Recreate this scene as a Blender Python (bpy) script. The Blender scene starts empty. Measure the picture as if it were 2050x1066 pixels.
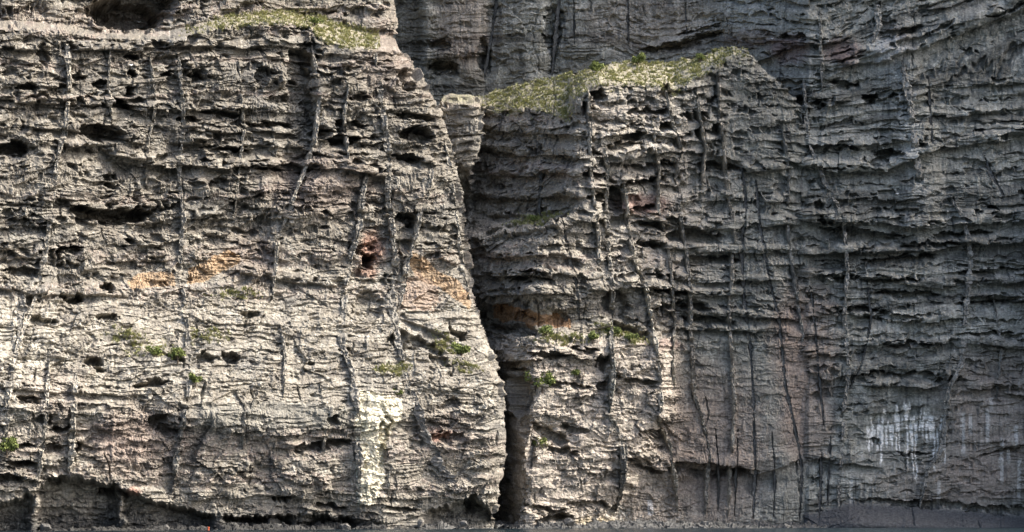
import bpy, math, random
import numpy as np
from mathutils import Vector

# ------------------------------------------------------------------ camera, sky, sun, exposure
scene = bpy.context.scene
D = 250.0                      # metres from the boat to the cliff's reference plane (Y = 0)
S = 130.0 / 2050.0             # metres per photo pixel on that plane
HOR, ZC = 1027.0, 2.0          # the horizon's row; the eye's height above the sea
cam_data = bpy.data.cameras.new("camera")
cam = bpy.data.objects.new("camera", cam_data)
scene.collection.objects.link(cam)
cam.location = (0, -D, ZC)
cam.rotation_euler = (math.radians(90), 0, 0)
cam_data.sensor_width = 36.0
cam_data.lens = 18.0 / (65.0 / D)
cam_data.shift_y = (HOR - 533.0) / 2050.0
cam_data.clip_end = 20000
scene.camera = cam

SUN = Vector((0.70, 0.0, 0.71)).normalized()      # towards the sun: high, from the right, raking the face
elev = math.asin(SUN.z)
world = bpy.data.worlds.new("World"); scene.world = world
world.use_nodes = True
wn = world.node_tree
sky = wn.nodes.new("ShaderNodeTexSky"); sky.sky_type = 'NISHITA'; sky.sun_disc = False
sky.sun_elevation = elev
sky.dust_density = 5.0; sky.ozone_density = 0.3; sky.air_density = 0.8
sky.sun_rotation = math.atan2(SUN.x, SUN.y)
wn.links.new(sky.outputs[0], wn.nodes["Background"].inputs[0])
wn.nodes["Background"].inputs[1].default_value = 0.15
sl = bpy.data.lights.new("sun", 'SUN'); sl.energy = 2.3; sl.angle = math.radians(0.5); sl.color = (1.0, 0.95, 0.87)
so = bpy.data.objects.new("sun", sl); scene.collection.objects.link(so)
so.rotation_euler = SUN.to_track_quat('Z', 'Y').to_euler()
so.location = (200, 0, 200)
scene.view_settings.view_transform = 'Standard'
scene.view_settings.look = 'None'
scene.view_settings.gamma = 1
scene.view_settings.exposure = 1.5

# ------------------------------------------------------------------ helpers
f4 = np.float32
def sstep(a, b, x):
    t = np.clip((x - a) / (b - a), 0, 1)
    return t * t * (3 - 2 * t)
def lerp(a, b, t): return a + (b - a) * t
def interp(x, pts):
    p = np.array(sorted(pts), dtype=float)
    return np.interp(x, p[:, 0], p[:, 1])

_rt = np.random.RandomState(7)
_ang = _rt.rand(65536).astype(f4) * 2 * math.pi
_GX, _GY = np.cos(_ang), np.sin(_ang)
_R = _rt.rand(65536, 6).astype(f4)
def hsh(i, j, seed):
    i = i.astype(np.int64); j = j.astype(np.int64)
    h = (i * 374761393 + j * 668265263 + seed * 2147483 + 12345) & 0xFFFFFFFF
    h = ((h ^ (h >> 13)) * 1274126177) & 0xFFFFFFFF
    return (h ^ (h >> 16)) & 0xFFFF
def noise(x, y, seed=0):                          # gradient noise, about -1..1
    x0 = np.floor(x); y0 = np.floor(y)
    fx = (x - x0).astype(f4); fy = (y - y0).astype(f4)
    u = fx * fx * fx * (fx * (fx * 6 - 15) + 10); v = fy * fy * fy * (fy * (fy * 6 - 15) + 10)
    def g(a, b):
        h = hsh(x0 + a, y0 + b, seed)
        return _GX[h] * (fx - a) + _GY[h] * (fy - b)
    return 1.5 * lerp(lerp(g(0, 0), g(1, 0), u), lerp(g(0, 1), g(1, 1), u), v)
def fbm(x, y, o, seed=0, gain=0.5, ridged=False):
    s = 0; a = 1.0; t = 0
    for k in range(o):
        n = noise(x * 2 ** k + 13.7 * k, y * 2 ** k - 7.1 * k, seed + k)
        if ridged: n = 1 - 2 * np.abs(n)
        s = s + a * n; t += a; a *= gain
    return s / t
def facets(x, y, seed, tilt=1.0):                 # broken rock: each cell is a tilted plane at its own height
    x0 = np.floor(x); y0 = np.floor(y)
    best = np.full(x.shape, 9e9, f4); out = np.zeros(x.shape, f4)
    for a in (-1, 0, 1):
        for b in (-1, 0, 1):
            h = hsh(x0 + a, y0 + b, seed)
            dx = (x - x0 - a - _R[h, 0]).astype(f4); dy = (y - y0 - b - _R[h, 1]).astype(f4)
            d = dx * dx + dy * dy
            val = (_R[h, 2] - .5) + tilt * ((_R[h, 3] - .5) * dx + (_R[h, 4] - .5) * dy)
            m = d < best
            best = np.where(m, d, best); out = np.where(m, val, out)
    return out

def unproject(px, py, Y):
    k = S * (D + Y) / D
    return np.stack([(px - 1025.0) * k, Y + 0 * px, ZC + (HOR - py) * k], -1)
def blob(px, py, cx, cy, rx, ry, ang=0.0, soft=0.5):
    c, s_ = math.cos(math.radians(ang)), math.sin(math.radians(ang))
    dx, dy = px - cx, py - cy
    u = (dx * c + dy * s_) / rx; v = (-dx * s_ + dy * c) / ry
    return 1 - sstep(1 - soft, 1 + soft, np.sqrt(u * u + v * v))
def poly(px, py, pts):
    ins = np.zeros(px.shape, bool)
    n = len(pts)
    for i in range(n):
        (x1, y1), (x2, y2) = pts[i], pts[(i + 1) % n]
        if y1 == y2: continue
        c = ((y1 > py) != (y2 > py)) & (px < (x2 - x1) * (py - y1) / (y2 - y1) + x1)
        ins ^= c
    return ins
def tag(o, label=None, cat=None, group=None, kind=None):
    for k, v in (("label", label), ("category", cat), ("group", group), ("kind", kind)):
        if v: o[k] = v
    return o
def link(name, me, mat=None, parent=None):
    o = bpy.data.objects.new(name, me); scene.collection.objects.link(o)
    if mat is not None: me.materials.append(mat)
    if parent: o.parent = parent
    return o
def mesh_np(name, V, quads=None, tris=None, col=None):
    me = bpy.data.meshes.new(name)
    V = np.ascontiguousarray(V.reshape(-1, 3), dtype=f4)
    me.vertices.add(len(V)); me.vertices.foreach_set("co", V.ravel())
    loops = []; starts = []; n0 = 0
    for F in (quads, tris):
        if F is None or not len(F): continue
        F = np.asarray(F, dtype=np.int32); k = F.shape[1]
        loops.append(F.ravel()); starts.append(n0 + np.arange(len(F), dtype=np.int32) * k); n0 += F.size
    loops = np.concatenate(loops); starts = np.concatenate(starts)
    me.loops.add(len(loops)); me.loops.foreach_set("vertex_index", loops)
    me.polygons.add(len(starts)); me.polygons.foreach_set("loop_start", starts)
    me.update(calc_edges=True)
    me.shade_flat()
    if col is not None:
        a = me.color_attributes.new("tint", 'FLOAT_COLOR', 'POINT')
        c4 = np.ones((len(V), 4), f4); c4[:, :3] = col.reshape(-1, 3)
        a.data.foreach_set("color", c4.ravel())
    return me
def grid_quads(nr, nc):
    i = np.arange(nr * nc, dtype=np.int32).reshape(nr, nc)
    return np.stack([i[:-1, :-1], i[1:, :-1], i[1:, 1:], i[:-1, 1:]], -1).reshape(-1, 4)

# ------------------------------------------------------------------ materials
def rock_material(name, bump=0.25, rough=0.92, mul=1.0, sat=None):
    m = bpy.data.materials.new(name); m.use_nodes = True
    nt = m.node_tree; N = nt.nodes; L = nt.links
    b = N["Principled BSDF"]; b.inputs["Roughness"].default_value = rough
    b.inputs["Specular IOR Level"].default_value = 0.2
    at = N.new("ShaderNodeVertexColor"); at.layer_name = "tint"
    tc = N.new("ShaderNodeTexCoord")
    n1 = N.new("ShaderNodeTexNoise"); n1.inputs["Scale"].default_value = 3.2; n1.inputs["Detail"].default_value = 6; n1.inputs["Roughness"].default_value = 0.7
    L.new(tc.outputs["Object"], n1.inputs["Vector"])
    rp = N.new("ShaderNodeValToRGB")
    rp.color_ramp.elements[0].position = 0.3; rp.color_ramp.elements[0].color = (.46, .45, .44, 1)
    rp.color_ramp.elements[1].position = 0.7; rp.color_ramp.elements[1].color = (1.48, 1.48, 1.45, 1)
    L.new(n1.outputs["Fac"], rp.inputs["Fac"])
    mx = N.new("ShaderNodeMix"); mx.data_type = 'RGBA'; mx.blend_type = 'MULTIPLY'; mx.inputs["Factor"].default_value = 1
    L.new(at.outputs["Color"], mx.inputs[6]); L.new(rp.outputs["Color"], mx.inputs[7])
    L.new(mx.outputs[2], b.inputs["Base Color"])
    n2 = N.new("ShaderNodeTexNoise"); n2.inputs["Scale"].default_value = 5.0; n2.inputs["Detail"].default_value = 8; n2.inputs["Roughness"].default_value = 0.75
    L.new(tc.outputs["Object"], n2.inputs["Vector"])
    bp = N.new("ShaderNodeBump"); bp.inputs["Strength"].default_value = bump; bp.inputs["Distance"].default_value = 0.35
    L.new(n2.outputs["Fac"], bp.inputs["Height"]); L.new(bp.outputs["Normal"], b.inputs["Normal"])
    return m
M_ROCK = rock_material("weathered_basalt", 0.7)
M_DIKE = rock_material("dike_basalt", 0.4)
def leaf_material(name, c1, c2):
    m = bpy.data.materials.new(name); m.use_nodes = True
    nt = m.node_tree; N = nt.nodes; L = nt.links; b = N["Principled BSDF"]
    b.inputs["Roughness"].default_value = 0.75; b.inputs["Specular IOR Level"].default_value = 0.2
    tc = N.new("ShaderNodeTexCoord"); n1 = N.new("ShaderNodeTexNoise"); n1.inputs["Scale"].default_value = 2.2; n1.inputs["Detail"].default_value = 4
    L.new(tc.outputs["Object"], n1.inputs["Vector"])
    rp = N.new("ShaderNodeValToRGB")
    rp.color_ramp.elements[0].position = 0.35; rp.color_ramp.elements[0].color = (*c1, 1)
    rp.color_ramp.elements[1].position = 0.65; rp.color_ramp.elements[1].color = (*c2, 1)
    L.new(n1.outputs["Fac"], rp.inputs["Fac"]); L.new(rp.outputs["Color"], b.inputs["Base Color"])
    return m
M_LEAF = leaf_material("shrub_leaf", (.09, .12, .032), (.23, .26, .085))
M_GRASS = leaf_material("dry_grass", (.22, .23, .095), (.40, .385, .19))
M_STEM = leaf_material("shrub_wood", (.06, .045, .03), (.12, .095, .07))
M_GULL = leaf_material("gull_plumage", (.75, .75, .74), (.82, .82, .80))
M_POLE = leaf_material("orange_paint", (.52, .10, .045), (.62, .15, .07))

# ------------------------------------------------------------------ rock relief, in metres out of the face (s, p: photo-sized pixels along and down the face)
def strata(s, p, seed, tmin, tmax, cellw, dip=0.0, wob=1.0):
    rs = np.random.RandomState(seed)
    warp = 22 * fbm(s / 330, p / 260, 3, seed + 1) + wob * (6 * noise(s / 95, p / 80, seed + 5) + 2.2 * noise(s / 24, p / 26, seed + 6)) + dip + wob * 15 * facets(s / 120 + .3 * noise(s / 50, p / 50, seed + 3), p / 230, seed + 2, .15)
    h = p + warp
    th = tmin + (tmax - tmin) * rs.rand(400) ** 1.8; edges = np.cumsum(th) - 1200
    k = np.searchsorted(edges, h.ravel()).reshape(h.shape); k = np.clip(k, 1, 399)
    lo = edges[k - 1]; f = ((h - lo) / (edges[k] - lo)).astype(f4)
    kk = k.astype(f4)
    lip = 0.28 + 0.4 * rs.rand(400)[k]
    lat = np.clip(0.5 + 0.9 * noise(s / 85 + 31.7 * kk, kk * 3.31, seed + 9) + .4 * noise(s / 28 + 3.7 * kk, kk * 3.31, seed + 8), 0, 1.2)
    lip = np.clip(lip + 0.12 * noise(s / 40 + 11.1 * kk, kk * 1.7, seed + 10) + .35 * facets(s / 34 + 5.3 * kk, kk * 1.7, seed + 10, .3), .12, .85)
    c = s / (cellw * (0.6 + 0.9 * rs.rand(400)[k])) + 100 * rs.rand(400)[k] + 0.5 * noise(s / 30, p / 30, seed + 11)
    j = np.floor(c); g = (c - j).astype(f4)
    hh = hsh(j, k, seed + 12)
    r = _R[hh, 0]
    pit = (1 - np.abs(2 * g - 1) ** 3) * np.clip(r * 1.5 - 0.45, 0, 1)
    dep = lat * (0.2 + 0.7 * rs.rand(400)[k]) + 1.5 * pit
    up = sstep(0, .22, f)
    rec = sstep(lip, lip + .06, f)
    back = sstep(lip + .1, 1.05, f)
    out = (0.05 + 0.5 * lat) * up * (1 - rec) - dep * rec * (1 - 0.75 * back)
    return out.astype(f4), k, rs.rand(400).astype(f4)[k]

def hollows(s, p, seed, w=40.0, h=17.0, dep=2.0, thr=.06):
    """weathered-out hollows, wider than high, divided by thin upright ribs"""
    x = s + 6 * noise(s / 16, p / 16, seed + 7); y = p + 4 * noise(s / 13, p / 13, seed + 8) + 10 * noise(s / 150, p / 150, seed + 9)
    a = fbm(x / w, y / h, 3, seed, .5)
    rib = np.abs(noise(x / 34 + .6 * noise(x / 60, y / 60, seed + 5), y / 190, seed + 3))
    out = sstep(thr, thr + .30, a) * sstep(.02, .16, rib)
    return (-dep * out).astype(f4)

def relief_fine(s, p, seed, rub=1.0, flute=1.0):
    """broken rock: smooth slabs and beds alternate with shattered patches"""
    wx = s + 4 * noise(s / 25, p / 25, seed + 40); wy = p + 3 * noise(s / 25, p / 25, seed + 41) + .10 * s
    q = sstep(-.12, .42, noise(s / 95, p / 42, seed + 42) + .35 * noise(s / 30, p / 18, seed + 43))
    q2 = .10 + .90 * q
    a = (.10 + .24 * q) * fbm(wx / 28, wy / 13, 5, seed, 0.55, True)
    fa = 1.0 * facets(wx / 135, wy / 95, seed + 19, .8) + 0.75 * facets(wx / 66, wy / 34, seed + 20, .8) + (.20 + .42 * q) * facets(wx / 24, wy / 12, seed + 21, 1.2) \
       + (.13 + .26 * q) * facets(wx / 9.5, wy / 5.5, seed + 22, 1.4) + (.08 + .08 * q2) * facets(s / 4.6, p / 3.2, seed + 23, 1.4)
    fm = sstep(0, .5, noise(s / 60, p / 34, seed + 32))
    fl = 0.30 * fm * fbm(s / 6.5 + 1.4 * noise(s / 30, p / 40, seed + 6), p / 34, 3, seed + 31, 0.6, True)
    fl = fl + .10 * sstep(0, .4, noise(s / 60, p / 40, seed + 52)) * noise(s / 3.4 + 1.2 * noise(s / 18, p / 22, seed + 53), p / 15, seed + 54)
    def lines(L, w, k):                                   # near-vertical lines, about one every L pixels, each w wide
        c = s / L + .14 * noise(s / 300, p / 70, seed + k) + .04 * noise(s / 40, p / 16, seed + k + 1)
        j = np.floor(c); o = .2 + .6 * _R[hsh(j, j * 0, seed + k), 0]
        return 1 - sstep(.5 * w / L, w / L, np.abs(c - j - o))
    rb = .28 * lines(64, 4.5, 36) * sstep(.12, .45, noise(s / 60, p / 80, seed + 37))
    cr = -.55 * lines(95, 2.4, 46) * sstep(.2, .5, noise(s / 50, p / 45, seed + 47))
    return (a + rub * fa + flute * fl + rb + cr).astype(f4)

CAVES_A = [  # cx, cy, rx, ry, depth, tilt
 (262, 22, 80, 38, 7, 0), (300, -6, 60, 40, 5, 0),
 (205, 265, 52, 17, 3.0, 10), (20, 298, 42, 17, 2.8, -8), (235, 432, 70, 17, 3.4, -4), (165, 428, 22, 19, 2.6, 0),
 (140, 499, 30, 8, 1.8, 2), (258, 484, 16, 6, 1.2, 5), (838, 268, 34, 17, 2.6, 5), (738, 524, 17, 15, 3.4, 0), (736, 612, 32, 32, .9, 0),
 (256, 183, 13, 12, 2.2, 0), (268, 113, 13, 7, 1.6, 0), (265, 148, 15, 8, 1.8, 0), (332, 150, 12, 6, 1.4, 0), (385, 150, 10, 8, 1.3, 0),
 (205, 167, 16, 8, 1.4, 0), (245, 210, 22, 10, 1.6, 15), (395, 155, 14, 10, 1.5, 0), (380, 240, 20, 9, 1.6, 0), (55, 175, 24, 7, 1.5, 0), (85, 110, 12, 25, 1.0, 0),
 (155, 155, 14, 7, 1.2, 0), (220, 352, 16, 9, 1.2, 0), (225, 372, 14, 8, 1.3, 0), (440, 368, 20, 12, 1.2, 10),
 (820, 152, 26, 12, 2.0, 0), (820, 172, 16, 12, 1.6, 0), (705, 250, 34, 9, 1.6, 4), (690, 280, 30, 9, 1.8, 3), (720, 195, 16, 8, 1.4, 0),
 (830, 235, 36, 8, 1.6, 6), (820, 318, 28, 9, 1.6, 10), (640, 270, 20, 10, 1.4, 0), (820, 440, 22, 16, 2.0, 35),
 (560, 335, 90, 6, 1.4, 1), (600, 150, 26, 60, 1.4, 5), (525, 150, 16, 18, 1.4, 0), (560, 200, 30, 8, 1.2, 0), (612, 220, 10, 40, 1.0, 0),
 (150, 597, 26, 7, 1.8, 2), (217, 575, 17, 7, 1.8, 5), (500, 630, 26, 8, 1.4, 8), (215, 637, 20, 8, 1.2, 0), (460, 715, 14, 12, 1.6, 0), (410, 715, 22, 10, 1.2, 0),
 (345, 712, 30, 7, 1.1, 20), (185, 723, 22, 10, 1.6, 0), (205, 738, 14, 6, 1.2, 0), (305, 768, 40, 10, 1.6, -4), (60, 800, 28, 8, 1.4, 6), (90, 840, 20, 14, 1.2, 0),
 (640, 892, 62, 9, 1.5, -10), (315, 845, 20, 14, 1.6, 10), (340, 865, 22, 10, 1.8, 10), (118, 862, 22, 8, 1.6, 0), (105, 900, 26, 8, 1.3, -3), (665, 840, 10, 14, 1.2, 0),
 (30, 895, 36, 8, 1.4, -6), (45, 930, 36, 8, 1.4, -4), (20, 960, 26, 12, 1.6, 0), (155, 900, 8, 12, 1.6, 0), (900, 875, 36, 10, 1.2, 0), (905, 810, 24, 14, .9, -15),
 (850, 690, 40, 9, 1.3, 25), (915, 668, 24, 9, 1.6, 35), (800, 680, 22, 16, 1.2, 30), (885, 725, 22, 8, 1.0, 30), (690, 700, 12, 6, 1.0, 0), (620, 725, 12, 6, 1.0, 0),
 
 (570, 1000, 20, 8, 1.8, 0), (660, 1016, 30, 7, 1.6, 8),
 (800, 1020, 40, 6, 1.2, 6), (945, 1010, 20, 20, 2.0, 0), (230, 985, 30, 12, 1.6, 0), 
 (770, 880, 8, 60, .8, 8), (320, 420, 20, 10, 1.2, 0), (40, 545, 40, 10, 1.4, 4), (75, 640, 40, 9, 1.2, 8), (60, 600, 20, 8, 1.0, 0), (540, 250, 50, 7, 1.3, 0), (450, 230, 40, 7, 1.3, 3), (450, 300, 50, 6, 1.2, 2),
]
CAVES_C = [
 (1330, 252, 20, 9, 1.6, 0), (1378, 235, 12, 10, 1.8, 0), (1400, 268, 16, 12, 2.0, 0), (1432, 262, 14, 12, 2.0, 0), (1400, 232, 10, 14, 1.4, 0), (1425, 205, 10, 12, 1.2, 0),
 (1202, 188, 14, 14, 2.2, 0), (1335, 180, 12, 16, 1.8, 0), (1170, 215, 14, 14, 1.6, 0), (1300, 225, 46, 7, 1.6, -4), (1270, 270, 30, 9, 1.8, -8), (1250, 290, 36, 8, 1.6, -8),
 (1305, 335, 60, 9, 2.0, -4), (1440, 335, 50, 9, 2.0, 6), (1290, 365, 46, 8, 1.6, -6), (1190, 305, 18, 6, 1.3, 0), (1190, 350, 18, 8, 1.5, 0), (1195, 395, 22, 8, 1.5, 0), (1230, 400, 18, 30, 2.0, 0),
 (1290, 417, 24, 8, 1.6, 6), (1310, 452, 34, 9, 1.8, 6), (1300, 490, 28, 9, 2.0, 6), (1350, 440, 20, 8, 1.6, 5), (1390, 475, 60, 14, 1.7, 4), (1430, 520, 60, 10, 1.6, 2),
 (1315, 552, 16, 6, 1.6, 0), (1345, 554, 10, 6, 1.4, 0), (1060, 560, 50, 7, 1.4, 0), (1070, 545, 30, 6, 1.3, 0), (1030, 660, 60, 12, 1.2, 4),
 (1350, 585, 40, 7, 1.6, 4), (1370, 615, 60, 8, 1.6, 4), (1420, 645, 60, 7, 1.4, 4), (1230, 610, 28, 24, 0.9, 0), (1260, 660, 44, 10, 1.4, 20), (1100, 712, 44, 7, 1.6, 2), (1170, 702, 30, 7, 1.2, 4),
 (1208, 728, 10, 18, 1.6, 0), (1208, 775, 14, 10, 1.4, 0), (1040, 745, 20, 8, 1.2, 0), (1040, 790, 24, 40, 1.6, 0), (1120, 770, 40, 6, 1.0, 6), (1160, 775, 30, 6, 1.0, 8), (1280, 765, 40, 7, 1.0, 8),
 (1100, 870, 40, 12, 1.2, 30), (1130, 905, 30, 10, 1.2, 20), (1150, 860, 30, 10, 1.0, 10), (1065, 905, 12, 30, 1.2, 10), (1260, 920, 24, 8, 1.4, 20), (1310, 870, 24, 8, 1.4, 10), (1290, 940, 30, 6, .9, 20),
 (1110, 1040, 40, 9, 2.0, -8), (1090, 1020, 40, 8, 1.2, 10), (1180, 1012, 40, 8, 1.0, 0), (1420, 940, 90, 16, 1.3, 4),
]
CAVES_D = [
 (1741, 197, 14, 8, 2.6, 0), (1592, 204, 26, 9, 2.6, 4), (1635, 210, 16, 6, 1.8, 0), (1788, 190, 10, 6, 1.6, 0), (1595, 300, 10, 6, 1.8, 0), (1660, 298, 60, 8, 2.4, -2), (1780, 308, 36, 7, 2.2, 0), (1760, 322, 26, 8, 1.8, -10),
 (1625, 368, 14, 5, 1.4, 0), (1640, 410, 12, 12, 1.6, 30), (1652, 443, 12, 10, 1.8, 30), (1985, 416, 10, 6, 2.0, 0), (1960, 425, 8, 5, 1.4, 0), (1690, 170, 30, 9, 1.6, 4), (1800, 65, 50, 8, 1.4, -10), (1590, 75, 30, 7, 1.4, 4),
 (1840, 293, 14, 5, 1.6, 0), (1958, 262, 10, 3, 1.2, 0), (2000, 160, 14, 6, 1.0, 0), (1940, 105, 14, 6, 1.2, 0), (1700, 470, 120, 13, 2.2, 4), (1600, 475, 60, 9, 1.8, 4), (1930, 470, 60, 7, 1.6, -4), (1820, 490, 110, 6, 1.5, -2),
 (1620, 530, 90, 7, 1.8, 2), (1800, 520, 80, 7, 1.6, -4), (1740, 560, 110, 8, 1.5, 2), (1820, 590, 70, 8, 1.7, 4), (1780, 635, 60, 7, 1.5, 0), (1720, 620, 40, 7, 1.6, 0), (1820, 690, 50, 7, 1.5, 0), (1840, 755, 60, 9, 1.7, 4), (1760, 750, 40, 7, 1.3, 0),
 (1990, 545, 70, 8, 1.6, -4), (1980, 600, 60, 10, 1.3, -4), (1990, 670, 60, 6, 1.2, 0), (1850, 1009, 150, 7, 1.0, 3), (2000, 1021, 90, 9, 1.3, 4), (1830, 910, 34, 4, 1.4, 0), (1760, 885, 12, 8, 1.2, 0), (2000, 905, 50, 4, .9, -12),
 (1600, 960, 40, 5, 1.2, 0), (1560, 1000, 60, 5, 1.2, 0), (890, 135, 34, 14, 2.8, 5), (880, 90, 24, 10, 1.6, 0), (970, 110, 12, 40, 1.2, 0), (1110, 60, 18, 60, 1.0, 5), (1390, 80, 50, 7, 1.6, -14), (1340, 95, 60, 6, 1.4, -6), (1400, 60, 40, 5, 1.2, -16),
]
def caves(s, p, lst, seed):
    fj = facets(s / 15, p / 11, seed + 6, .6)
    wx = s + 10 * noise(s / 26, p / 26, seed) + 10 * fj + 3 * noise(s / 7, p / 7, seed + 2); wy = p + 6 * facets(s / 17, p / 9, seed + 7, .5) + 5 * noise(s / 22, p / 18, seed + 1) + 2 * noise(s / 7, p / 6, seed + 3)
    out = np.zeros(s.shape, f4)
    for cx, cy, rx, ry, dep, a in lst:
        m = (np.abs(s - cx) < rx * 2 + 25) & (np.abs(p - cy) < ry * 2 + rx * 1.2 + 20)
        if not m.any(): continue
        c, s_ = math.cos(math.radians(a)), math.sin(math.radians(a))
        dx, dy = wx[m] - cx, wy[m] - cy
        u = (dx * c + dy * s_) / rx; v = (-dx * s_ + dy * c) / ry
        r = np.sqrt(u * u + np.where(v < 0, v * v * 1.15, v * v * .8))
        b = 1 - sstep(0.72, 1.1, r)
        b = b * (1 - 0.35 * sstep(0.1, 1.1, v))          # deep under the roof, floor ramps out
        out[m] = np.minimum(out[m], -1.5 * dep * b)
    return out

LEDGES_A = [  # line of the lip, height of the brow above it, how far it juts, depth below
 ([(-150, 96), (0, 95), (130, 102), (330, 98), (560, 92), (625, 104)], 16, .5, .9), ([(-150, 196), (0, 200), (100, 208), (250, 214), (380, 226), (600, 224)], 18, .4, .8),
 ([(230, 326), (340, 336), (500, 335), (690, 341), (775, 352)], 24, .7, 1.3), ([(-150, 460), (0, 455), (120, 450), (300, 448), (460, 438)], 22, .4, .8), ([(-150, 590), (0, 575), (60, 590), (250, 592)], 20, .6, .9),
 ([(340, 858), (420, 856), (560, 868), (690, 858)], 50, .25, .6), ([(-150, 770), (0, 775), (100, 785), (280, 792)], 16, .5, .9), ([(380, 1004), (560, 990), (700, 1004), (770, 1012)], 24, .5, .9),
 ([(540, 895), (620, 900), (700, 884)], 20, .7, 1.2), ([(470, 545), (560, 560), (680, 580)], 26, .4, .6), ([(800, 640), (880, 668), (940, 700)], 24, .6, 1.0), ([(60, 255), (130, 262), (290, 285)], 20, .5, .6), ([(130, 300), (200, 308), (290, 318)], 22, .9, .9),
 ([(640, 278), (720, 285), (770, 290)], 18, .5, 1.0), ([(790, 318), (840, 322), (890, 335)], 16, .5, .9), ([(380, 290), (520, 296), (620, 292)], 18, .4, .8), ([(380, 265), (500, 262), (600, 268)], 14, .4, .7), ([(0, 930), (60, 925), (130, 935)], 16, .5, 1.0), ([(0, 960), (140, 955)], 14, .5, 1.0)]
LEDGES_C = [([(950, 262), (1060, 268), (1165, 274)], 18, .5, .9), ([(950, 300), (1060, 312), (1170, 318)], 22, .6, 1.0), ([(950, 345), (1080, 352), (1170, 352)], 18, .5, .9), ([(950, 392), (1060, 398), (1165, 396)], 20, .6, 1.0), ([(950, 432), (1020, 430), (1100, 432)], 16, .5, .9), ([(970, 515), (1080, 510), (1160, 520)], 18, .6, .9), ([(970, 552), (1080, 548), (1160, 556)], 16, .6, .9), ([(1165, 335), (1260, 322), (1340, 302), (1420, 312), (1480, 322)], 22, .7, 1.2), ([(1165, 442), (1260, 432), (1400, 458), (1480, 458), (1600, 450)], 22, .7, 1.2), ([(985, 475), (1060, 462), (1130, 460)], 18, .6, .8),
 ([(980, 592), (1080, 586), (1150, 592)], 22, .6, .6), ([(1165, 580), (1300, 578), (1400, 592), (1500, 590)], 20, .6, 1.1), ([(1010, 722), (1120, 715), (1220, 722)], 20, .6, .9), ([(1170, 660), (1250, 655), (1310, 680)], 20, .4, .7), ([(1165, 275), (1300, 268), (1440, 292)], 16, .6, 1.0),
 ([(1165, 375), (1300, 370), (1390, 372)], 16, .5, .9), ([(1300, 498), (1420, 505), (1600, 508)], 18, .6, 1.0), ([(1300, 620), (1420, 630), (1600, 640)], 16, .6, 1.0), ([(1330, 560), (1420, 565), (1600, 560)], 14, .5, .9), ([(1340, 655), (1420, 660), (1560, 665)], 14, .5, .9), ([(1300, 938), (1400, 945), (1520, 950), (1600, 925)], 44, .7, 1.0), ([(1350, 408), (1460, 400), (1600, 408)], 16, .4, .8), ([(1480, 345), (1600, 338), (1700, 340)], 20, .7, 1.1)]
LEDGES_D = [([(1560, 336), (1620, 336), (1700, 346), (1780, 340), (1880, 297), (2050, 275), (2400, 240)], 24, .9, 1.3), ([(1680, 140), (1760, 122), (1850, 97), (1950, 58), (2050, 22), (2300, -60)], 40, .9, 1.3), ([(1560, 438), (1700, 446), (1850, 458), (2050, 442), (2400, 420)], 28, .9, 1.4),
 ([(1560, 505), (1750, 508), (1900, 500), (2050, 482), (2400, 460)], 22, .8, 1.2), ([(1560, 548), (1700, 560), (1900, 578), (2050, 562), (2400, 540)], 20, .7, 1.1), ([(1640, 622), (1800, 646), (1920, 642)], 18, .7, 1.1), ([(1700, 690), (1800, 694), (1910, 690)], 16, .6, 1.0), ([(1730, 772), (1850, 776), (1925, 760)], 26, .9, 1.3),
 ([(1940, 610), (2050, 600), (2300, 585)], 22, .8, 1.1), ([(1940, 690), (2060, 700), (2300, 690)], 18, .6, .9), ([(1940, 780), (2050, 790), (2300, 780)], 24, .6, .8), ([(1560, 270), (1660, 300), (1760, 300), (1800, 310)], 18, .6, 1.2), ([(1560, 215), (1640, 215), (1700, 205)], 14, .6, 1.0), ([(1960, 905), (2050, 885), (2200, 880)], 20, .4, .6),
 ([(1500, 130), (1600, 90), (1700, 88)], 24, .5, .9), ([(1280, 100), (1350, 92), (1440, 62)], 18, .5, .8), ([(860, 118), (940, 112), (1000, 120)], 18, .4, .6), ([(1600, 925), (1700, 930), (1760, 940)], 20, .4, .7), ([(1860, 180), (1950, 170), (2100, 165)], 12, .4, .7), ([(1860, 235), (1960, 228), (2100, 220)], 12, .4, .7)]
def ledges(s, p, lst, seed):
    out = np.zeros(s.shape, f4)
    wob = 3 * noise(s / 90, p / 400, seed) + 7 * facets(s / 38, p / 300, seed + 4, .2) + 1.5 * noise(s / 12, p / 100, seed + 1)
    brk = .45 + .75 * sstep(-.45, .25, noise(s / 55, p / 40, seed + 2))
    for pts, h, jut, dep in lst:
        x0, x1 = pts[0][0], pts[-1][0]; ys = [q[1] for q in pts]
        m = (s > x0 - 20) & (s < x1 + 20) & (p > min(ys) - h - 20) & (p < max(ys) + 2.2 * h + 20)
        if not m.any(): continue
        t = (p[m] - interp(s[m], pts) - wob[m]) / h
        fade = sstep(x0 - 15, x0 + 25, s[m]) * (1 - sstep(x1 - 25, x1 + 15, s[m]))
        lip = sstep(-1.1, -.7, t) * (1 - sstep(-.06, .06, t)) * (.75 + .25 * np.sin(np.clip(t + 1, 0, 1) * 3.1))
        rec = sstep(-.06, .06, t) * (1 - sstep(.25, 1.3, t))
        out[m] += fade * brk[m] * (jut * lip - dep * rec)
    return out

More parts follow.
